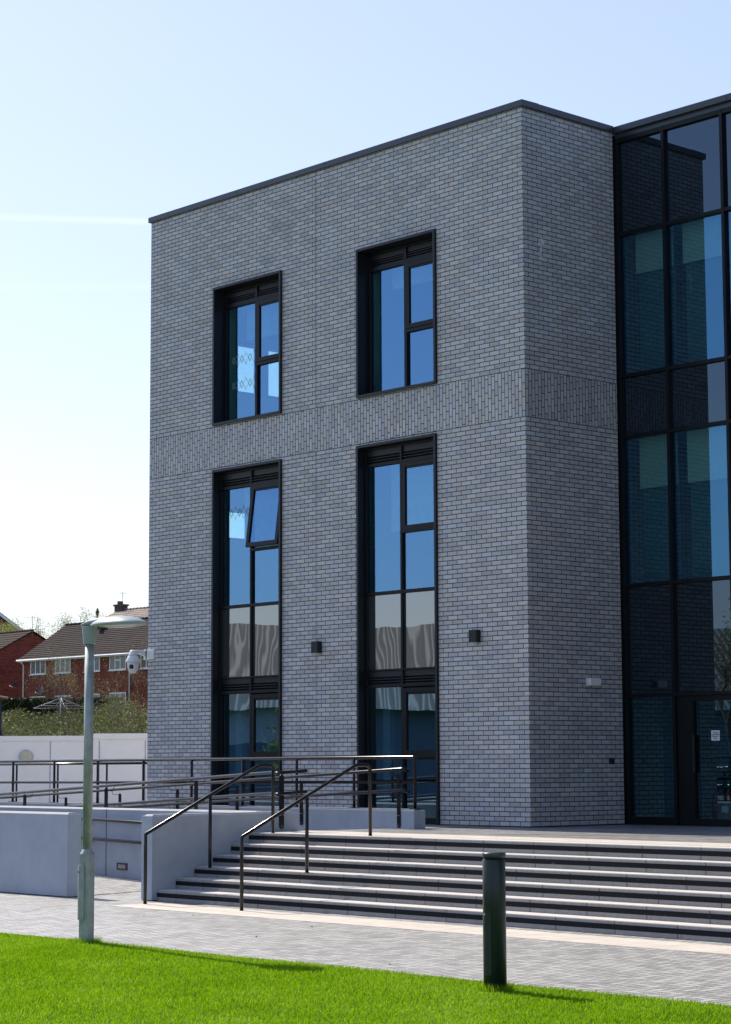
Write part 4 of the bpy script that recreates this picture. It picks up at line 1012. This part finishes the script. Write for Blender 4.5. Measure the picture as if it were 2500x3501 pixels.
WINS = [(1.01, 2.79, 7.27, 8.33, 0), (3.88, 5.66, 7.27, 8.33, 0), (7.22, 8.95, 7.27, 8.33, 1), (10.0, 11.78, 7.27, 8.33, 1), (13.33, 15.1, 7.27, 8.33, 1),
        (1.01, 2.78, 4.70, 5.74, 1), (3.88, 5.7, 4.70, 5.74, 0), (7.22, 8.95, 4.70, 5.76, 1), (10.04, 11.79, 4.75, 5.78, 1)]
h1, P1 = house("house", "long red brick house with a brown tiled roof and white windows beyond the hedge", (150, -24.14), (-.715, .699), 20, 7.6, 2.4, 8.50, 10.92, WINS, m_tile, 17)
dp = MB(); 
for s in (.27, 12.25):
    dp = MB(); dp.tube([P1(s + .02, -.33, 8.2), P1(s, -.18, 8.05), P1(s, -.08, 7.95), P1(s, -.08, 2.6)], .045, 8); dp.build("downpipe", m_upvc, h1)

h2, P2 = house("house", "red brick house with a plain gable end at the far left edge of the picture", (157.7, -27.8), (.77, -.64), 12, 7.2, 2.4, 9.1, 11.0, [], m_tiler, 10)
h3, P3 = house("house", "farther house with a steep grey roof edge at the very left behind the gable", (197.4, -38.4), (.77, -.64), 9, 8.0, 2.4, 13.5, 15.97, [], mat_simple("grey_roof_tile", (.17, .165, .16), .85, 0, .25, 1.5), 12)
h4, P4 = house("house", "farther house with a pale weathered roof and a dark chimney above the brown roof", (172.3, -22.98), (-.715, .699), 14, 7.6, 2.4, 11.87, 13.57, [], m_tile2, 9)
def pbox(P, s0, s1, n0, n1, z0, z1, name, mat, par, b=None):
    own = b is None
    if own: b = MB()
    o = len(b.v); b.v += [tuple(P(s, n, z)) for s in (s0, s1) for n in (n0, n1) for z in (z0, z1)]
    for qd in ((0, 1, 3, 2), (4, 6, 7, 5), (0, 4, 5, 1), (2, 3, 7, 6), (0, 2, 6, 4), (1, 5, 7, 3)): b.f.append([o + i for i in qd]); b.sm.append(False)
    return b.build(name, mat, par) if own else b
m_chim = mat_simple("dark_chimney_brick", (.075, .06, .055), .9, 0, .3, 3)
ch = pbox(P4, -.25, .75, 3.5, 4.1, 13.2, 14.0, "chimney", m_chim, h4)
pbox(P4, -.33, .83, 3.42, 4.18, 13.93, 14.08, "corbel", m_chim, ch)
pbox(P4, .0, .28, 3.6, 4.0, 14.09, 14.35, "chimney_pot", mat_simple("chimney_pot_clay", (.16, .07, .05), .9), ch)
pbox(P3, .0, .12, -.2, 7.2, 13.0, 13.1, "verge", m_upvc, h3) if False else None
b = MB(); b.quad(P3(-.16, 4.0, 15.62), P3(-.16, 8.35, 12.95), P3(-.16, 8.35, 13.25), P3(-.16, 4.0, 15.92)); b.build("bargeboard", m_upvc, h3)
# tv aerials
def aerial(name, label, base, H, d_e, gp):
    t = empty(name, base, label, "aerial", gp); base = Vector(base); top = base + Vector((0, 0, H))
    MB().tube([base, top], .022, 6).build("mast", m_galv, t)
    e_ = BR * d_e[0] + BF * d_e[1]; e_.normalize(); f_ = Vector((-e_.y, e_.x, 0))
    b = MB(); b.tube([top - e_ * .5 - Vector((0, 0, .1)), top + e_ * .45 - Vector((0, 0, .1))], .014, 5)
    for i in range(5):
        c = top + e_ * (-.5 + .22 * i) - Vector((0, 0, .1)); b.tube([c - Vector((0, 0, .32)) , c + Vector((0, 0, .32))], .01, 4)
    b.build("antenna", m_galv, t)
aerial("tv_aerial", "tall tv aerial on the apex of the gabled house at left", W(159.5, -24.95, 10.6), 1.5, (.9, .3), "roof aerials")
aerial("tv_aerial", "short tv aerial mast between the gabled house and the brown roof", W(165, -25.15, 10.2), 1.35, (.8, -.6), "roof aerials")
aerial("tv_aerial", "thin tv aerial on the chimney of the farther pale roof", P4(.45, 3.8, 14.0), 1.1, (.5, .8), "roof aerials")
# satellite dishes
def dish(label, c, nrm, r, wallpt):
    c = Vector(c); nrm = Vector(nrm).normalized(); t = empty("satellite_dish", c, label, "satellite dish", "satellite dishes on the brick house")
    a = nrm.cross(Vector((0, 0, 1))).normalized(); u_ = a.cross(nrm); b = MB(); n = 20; prof = [(.02, 0), (.5, .012), (.85, .05), (1.0, .085)]
    for (k_, h_) in prof: b.v += [tuple(c + (a * math.cos(2 * math.pi * i / n) + u_ * math.sin(2 * math.pi * i / n) * 1.05) * r * k_ + nrm * h_) for i in range(n)]
    for i in range(3):
        for j in range(n): b.f.append([i * n + j, i * n + (j + 1) % n, (i + 1) * n + (j + 1) % n, (i + 1) * n + j]); b.sm.append(True)
    b.f.append(list(range(n))); b.sm.append(True)
    b.build("dish", mat_simple("dish_grey", (.05, .055, .065), .5), t)
    MB().tube([c - u_ * r * .95, c - u_ * r * .9 + nrm * .42], .012, 5).tube([c - u_ * r * .9 + nrm * .38, c - u_ * r * .8 + nrm * .46], .035, 8).build("arm", m_upvc, t)
    MB().tube([c, c - nrm * .1, Vector(wallpt)], .02, 6).build("bracket", m_black, t)
nf = (P1(0, -1, 0) - P1(0, 0, 0)).normalized(); ef = (P1(1, 0, 0) - P1(0, 0, 0)).normalized()
dish("dark satellite dish on the brick wall above the hedge", P1(2.72, -.28, 6.13), nf + Vector((0, 0, .25)), .31, P1(2.95, 0, 5.95))
dish("grey satellite dish turned sideways at the left corner of the brown roofed house", P1(-.30, -.28, 6.65), nf * .5 - ef + Vector((0, 0, .3)), .28, P1(.02, 0, 6.5))
# rotary clothes airer
ai = empty("rotary_airer", W(90.8, -13.0, 2.6), "pale rotary clothes airer standing before the dark hedge", "clothes airer")
top = W(90.8, -12.95, 3.82); MB().tube([W(90.8, -13.0, 2.3), top], .025, 6).build("pole", m_upvc, ai)
ends = []
for i in range(4):
    an = .35 + math.pi / 2 * i; ends.append(W(90.8 + 1.15 * math.sin(an), -13.0 + 1.12 * math.cos(an), 3.38))
for e_ in ends: MB().tube([top, e_], .009, 5).build("arm", m_upvc, ai)
b = MB()
for f_ in (.5, .75, 1.0):
    for i in range(4): b.tube([top.lerp(ends[i], f_), top.lerp(ends[(i + 1) % 4], f_)], .0035, 3)
b.build("line", m_upvc, ai)
# lifting machine at the very left edge
m_yel = mat_simple("machine_yellow", (.62, .30, .01), .45); m_navy = mat_simple("machine_navy", (.006, .012, .032), .8, spec=.2)
tm = empty("telehandler", W(57, -11.0, -.2), "yellow machine with leaning navy boom behind the white wall at far left", "machine")
def boxW(d0, d1, a0, a1, z0, z1, name, mat, par):
    b = MB(); o = 0; b.v += [tuple(W(d, a, z)) for d in (d0, d1) for a in (a0, a1) for z in (z0, z1)]
    for qd in ((0, 1, 3, 2), (4, 6, 7, 5), (0, 4, 5, 1), (2, 3, 7, 6), (0, 2, 6, 4), (1, 5, 7, 3)): b.f.append([i for i in qd]); b.sm.append(False)
    return b.build(name, mat, par, bevel=.03)
boxW(56.5, 58.6, -13.2, -9.98, .35, 1.9, "body", m_yel, tm)
cb = boxW(56.6, 58.2, -12.3, -9.90, 1.95, 2.75, "cab", m_navy, tm); boxW(56.5, 58.3, -12.4, -9.74, 2.78, 2.84, "cab_roof", mat_simple("cab_tan", (.3, .2, .1), .6), tm)
b = MB(); P_ = [(-9.98, 2.95), (-9.76, 2.58), (-9.35, .9), (-9.75, .9)]
b.v += [tuple(W(d, a, z)) for d in (56.2, 56.45) for a, z in P_]
for qd in ((0, 1, 2, 3), (7, 6, 5, 4), (0, 4, 5, 1), (1, 5, 6, 2), (2, 6, 7, 3), (3, 7, 4, 0)): b.f.append(list(qd)); b.sm.append(False)
b.build("boom", m_navy, tm, bevel=.02)
MB().lathe(W(57, -9.83, 2.85), [(.06, 0), (.06, .1), (.04, .16)], 14).build("beacon", mat_simple("beacon_orange", (.8, .25, .01), .3), tm)
for a in (-12.6, -10.4):
    b = MB(); c = W(56.45, a, .25); b.tube([c, c - BF * .35], .45, 24); b.build("wheel", m_black, tm)

# ------------------------------------------------------------------ things across the lawn that the glass mirrors, then added sky-blocking trees
se = Vector((.66, -.75, 0)).normalized(); sn = Vector((-.75, -.66, 0)).normalized(); S0 = Vector((-31.5, -24.0, 0))
def S(s, n, z): return S0 + se * s + sn * n + Vector((0, 0, z))
sh = empty("sports_hall", S(0, 8, G), "low blue grey hall with ribbed roof, mirrored in the tall windows", "building")
b = MB(); b.quad(S(-26, 0, G), S(24, 0, G), S(24, 0, 3.0), S(-26, 0, 3.0)); b.quad(S(-26, 18, G), S(24, 18, G), S(24, 18, 3.0), S(-26, 18, 3.0))
for s_ in (-26, 24): b.quad(S(s_, 0, G), S(s_, 18, G), S(s_, 18, 3.0), S(s_, 9, 6.3), S(s_, 0, 3.0))
b.build("wall", mat_simple("hall_cladding", (.17, .23, .32), .7, 0, .1, 1.0), sh)
k = NT("ribbed_roof"); g, x, y, z = k.pos()
u = k.m_('ADD', k.m_('MULTIPLY', x, se.x), k.m_('MULTIPLY', y, se.y)); f1 = k.m_('FRACT', k.m_('DIVIDE', u, .24))
c_ = k.ramp(f1, [(0, (.14, .13, .115)), (.25, (.14, .13, .115)), (.42, (.42, .40, .36)), (.55, (.42, .40, .36)), (.75, (.16, .15, .13))]); k.bsdf(c_, .6, 0, .4); m_rib = k.m
b = MB(); b.quad(S(-26.5, -.6, 2.83), S(24.5, -.6, 2.83), S(24.5, 9, 6.3), S(-26.5, 9, 6.3)); b.quad(S(-26.5, 18.6, 2.83), S(24.5, 18.6, 2.83), S(24.5, 9, 6.3), S(-26.5, 9, 6.3)); b.build("roof", m_rib, sh)
b = MB(); b.quad(S(-9, -.02, 1.7), S(-.6, -.02, 1.7), S(-.6, -.02, 2.85), S(-9, -.02, 2.85)); b.build("pale_panel", mat_simple("pale_panel", (.55, .62, .72), .6), sh)
tree("tree", Vector((-20.5, -27.5, G)), 6.2, "bare branching tree across the lawn, mirrored in the glazed wing", "tree", m_catk, 33, 8, .05, .3, .15, 4, .5)
tree("tree", Vector((-23.0, -14.0, G)), 3.2, "small leafy tree across the lawn, mirrored in the left tall window", "tree", m_leafS, 37, 40, .05, .25, .05, 3, .6)
for i_, (x_, y_, h_, lb_) in enumerate(((15.2, -1, 16, "broad unseen evergreen tree added at right to block sky light, nearest the lawn"), (18.5, 4.5, 16, "tall unseen evergreen tree added right of the glazed wing to block sky light"), (17, -8, 15, "unseen evergreen tree added farthest right of the building to block sky light"))):  # unseen evergreens, added to keep sky light off the brick return wall
    tt = empty("sky_block_tree", (x_, y_, G), lb_, "tree", "unseen evergreens added to block sky light"); MB().tube([(x_, y_, G), (x_, y_, h_ - 3)], [.25, .08], 10).build("trunk", m_bark, tt)
    def ev(n):
        u_ = RNG.normal(size=(n, 3)); u_ /= np.linalg.norm(u_, axis=1)[:, None]; r_ = RNG.random(n)[:, None] ** .35
        lump = 1 + .18 * np.sin(u_[:, :1] * 7 + i_) * np.sin(u_[:, 2:] * 6) + .12 * np.sin(u_[:, 1:2] * 13)
        return np.array([x_, y_, h_ * .5 + .4]) + u_ * r_ * lump * np.array([3.4, 3.4, h_ * .48])
    leaves(16000, ev, .20, m_leafD, "crown", tt)
# high thin vapour trail, a line drawn on the sky's own cloud plane
nt = w.node_tree
tc = nt.nodes.new("ShaderNodeTexCoord"); sx = nt.nodes.new("ShaderNodeSeparateXYZ"); nt.links.new(tc.outputs["Generated"], sx.inputs[0])
def wm_(op, a, b=None):
    nd = nt.nodes.new("ShaderNodeMath"); nd.operation = op
    for i, v in enumerate((a, b)):
        if v is None: continue
        if isinstance(v, bpy.types.NodeSocket): nt.links.new(v, nd.inputs[i])
        else: nd.inputs[i].default_value = v
    return nd.outputs[0]
zz = wm_('MAXIMUM', sx.outputs[2], .02); pxx = wm_('DIVIDE', sx.outputs[0], zz); pyy = wm_('DIVIDE', sx.outputs[1], zz)
def dirpx(px, py): v = FX + RX * ((px - 1250) / 7298.9) - UX * ((py - 1750.5) / 7298.9); return Vector((v.x / v.z, v.y / v.z))
wn = nt.nodes.new("ShaderNodeTexNoise"); wn.inputs["Scale"].default_value = 5.0; wn.inputs["Detail"].default_value = 5; nt.links.new(tc.outputs["Generated"], wn.inputs["Vector"])
tot = None
for (A_, B_, wd_, st_) in (((0, 742), (515, 757), .034, .42), ((0, 985), (515, 978), .05, .15)):
    a_, b_ = dirpx(*A_), dirpx(*B_); e_ = (b_ - a_).normalized(); nx, ny = -e_.y, e_.x; c_ = -(nx * a_.x + ny * a_.y)
    dd_ = wm_('ABSOLUTE', wm_('ADD', wm_('ADD', wm_('MULTIPLY', pxx, nx), wm_('MULTIPLY', pyy, ny)), c_))
    m1 = wm_('MAXIMUM', wm_('SUBTRACT', 1.0, wm_('DIVIDE', dd_, wd_)), 0.0)
    m1 = wm_('MULTIPLY', wm_('MULTIPLY', m1, wn.outputs[0]), st_)
    tot = m1 if tot is None else wm_('ADD', tot, m1)
mxw = nt.nodes.new("ShaderNodeMix"); mxw.data_type = 'RGBA'; nt.links.new(tot, mxw.inputs[0]); nt.links.new(tnt.outputs[2], mxw.inputs[6]); mxw.inputs[7].default_value = (6.5, 6.6, 6.8, 1)
nt.links.new(mxw.outputs[2], bg.inputs[0])
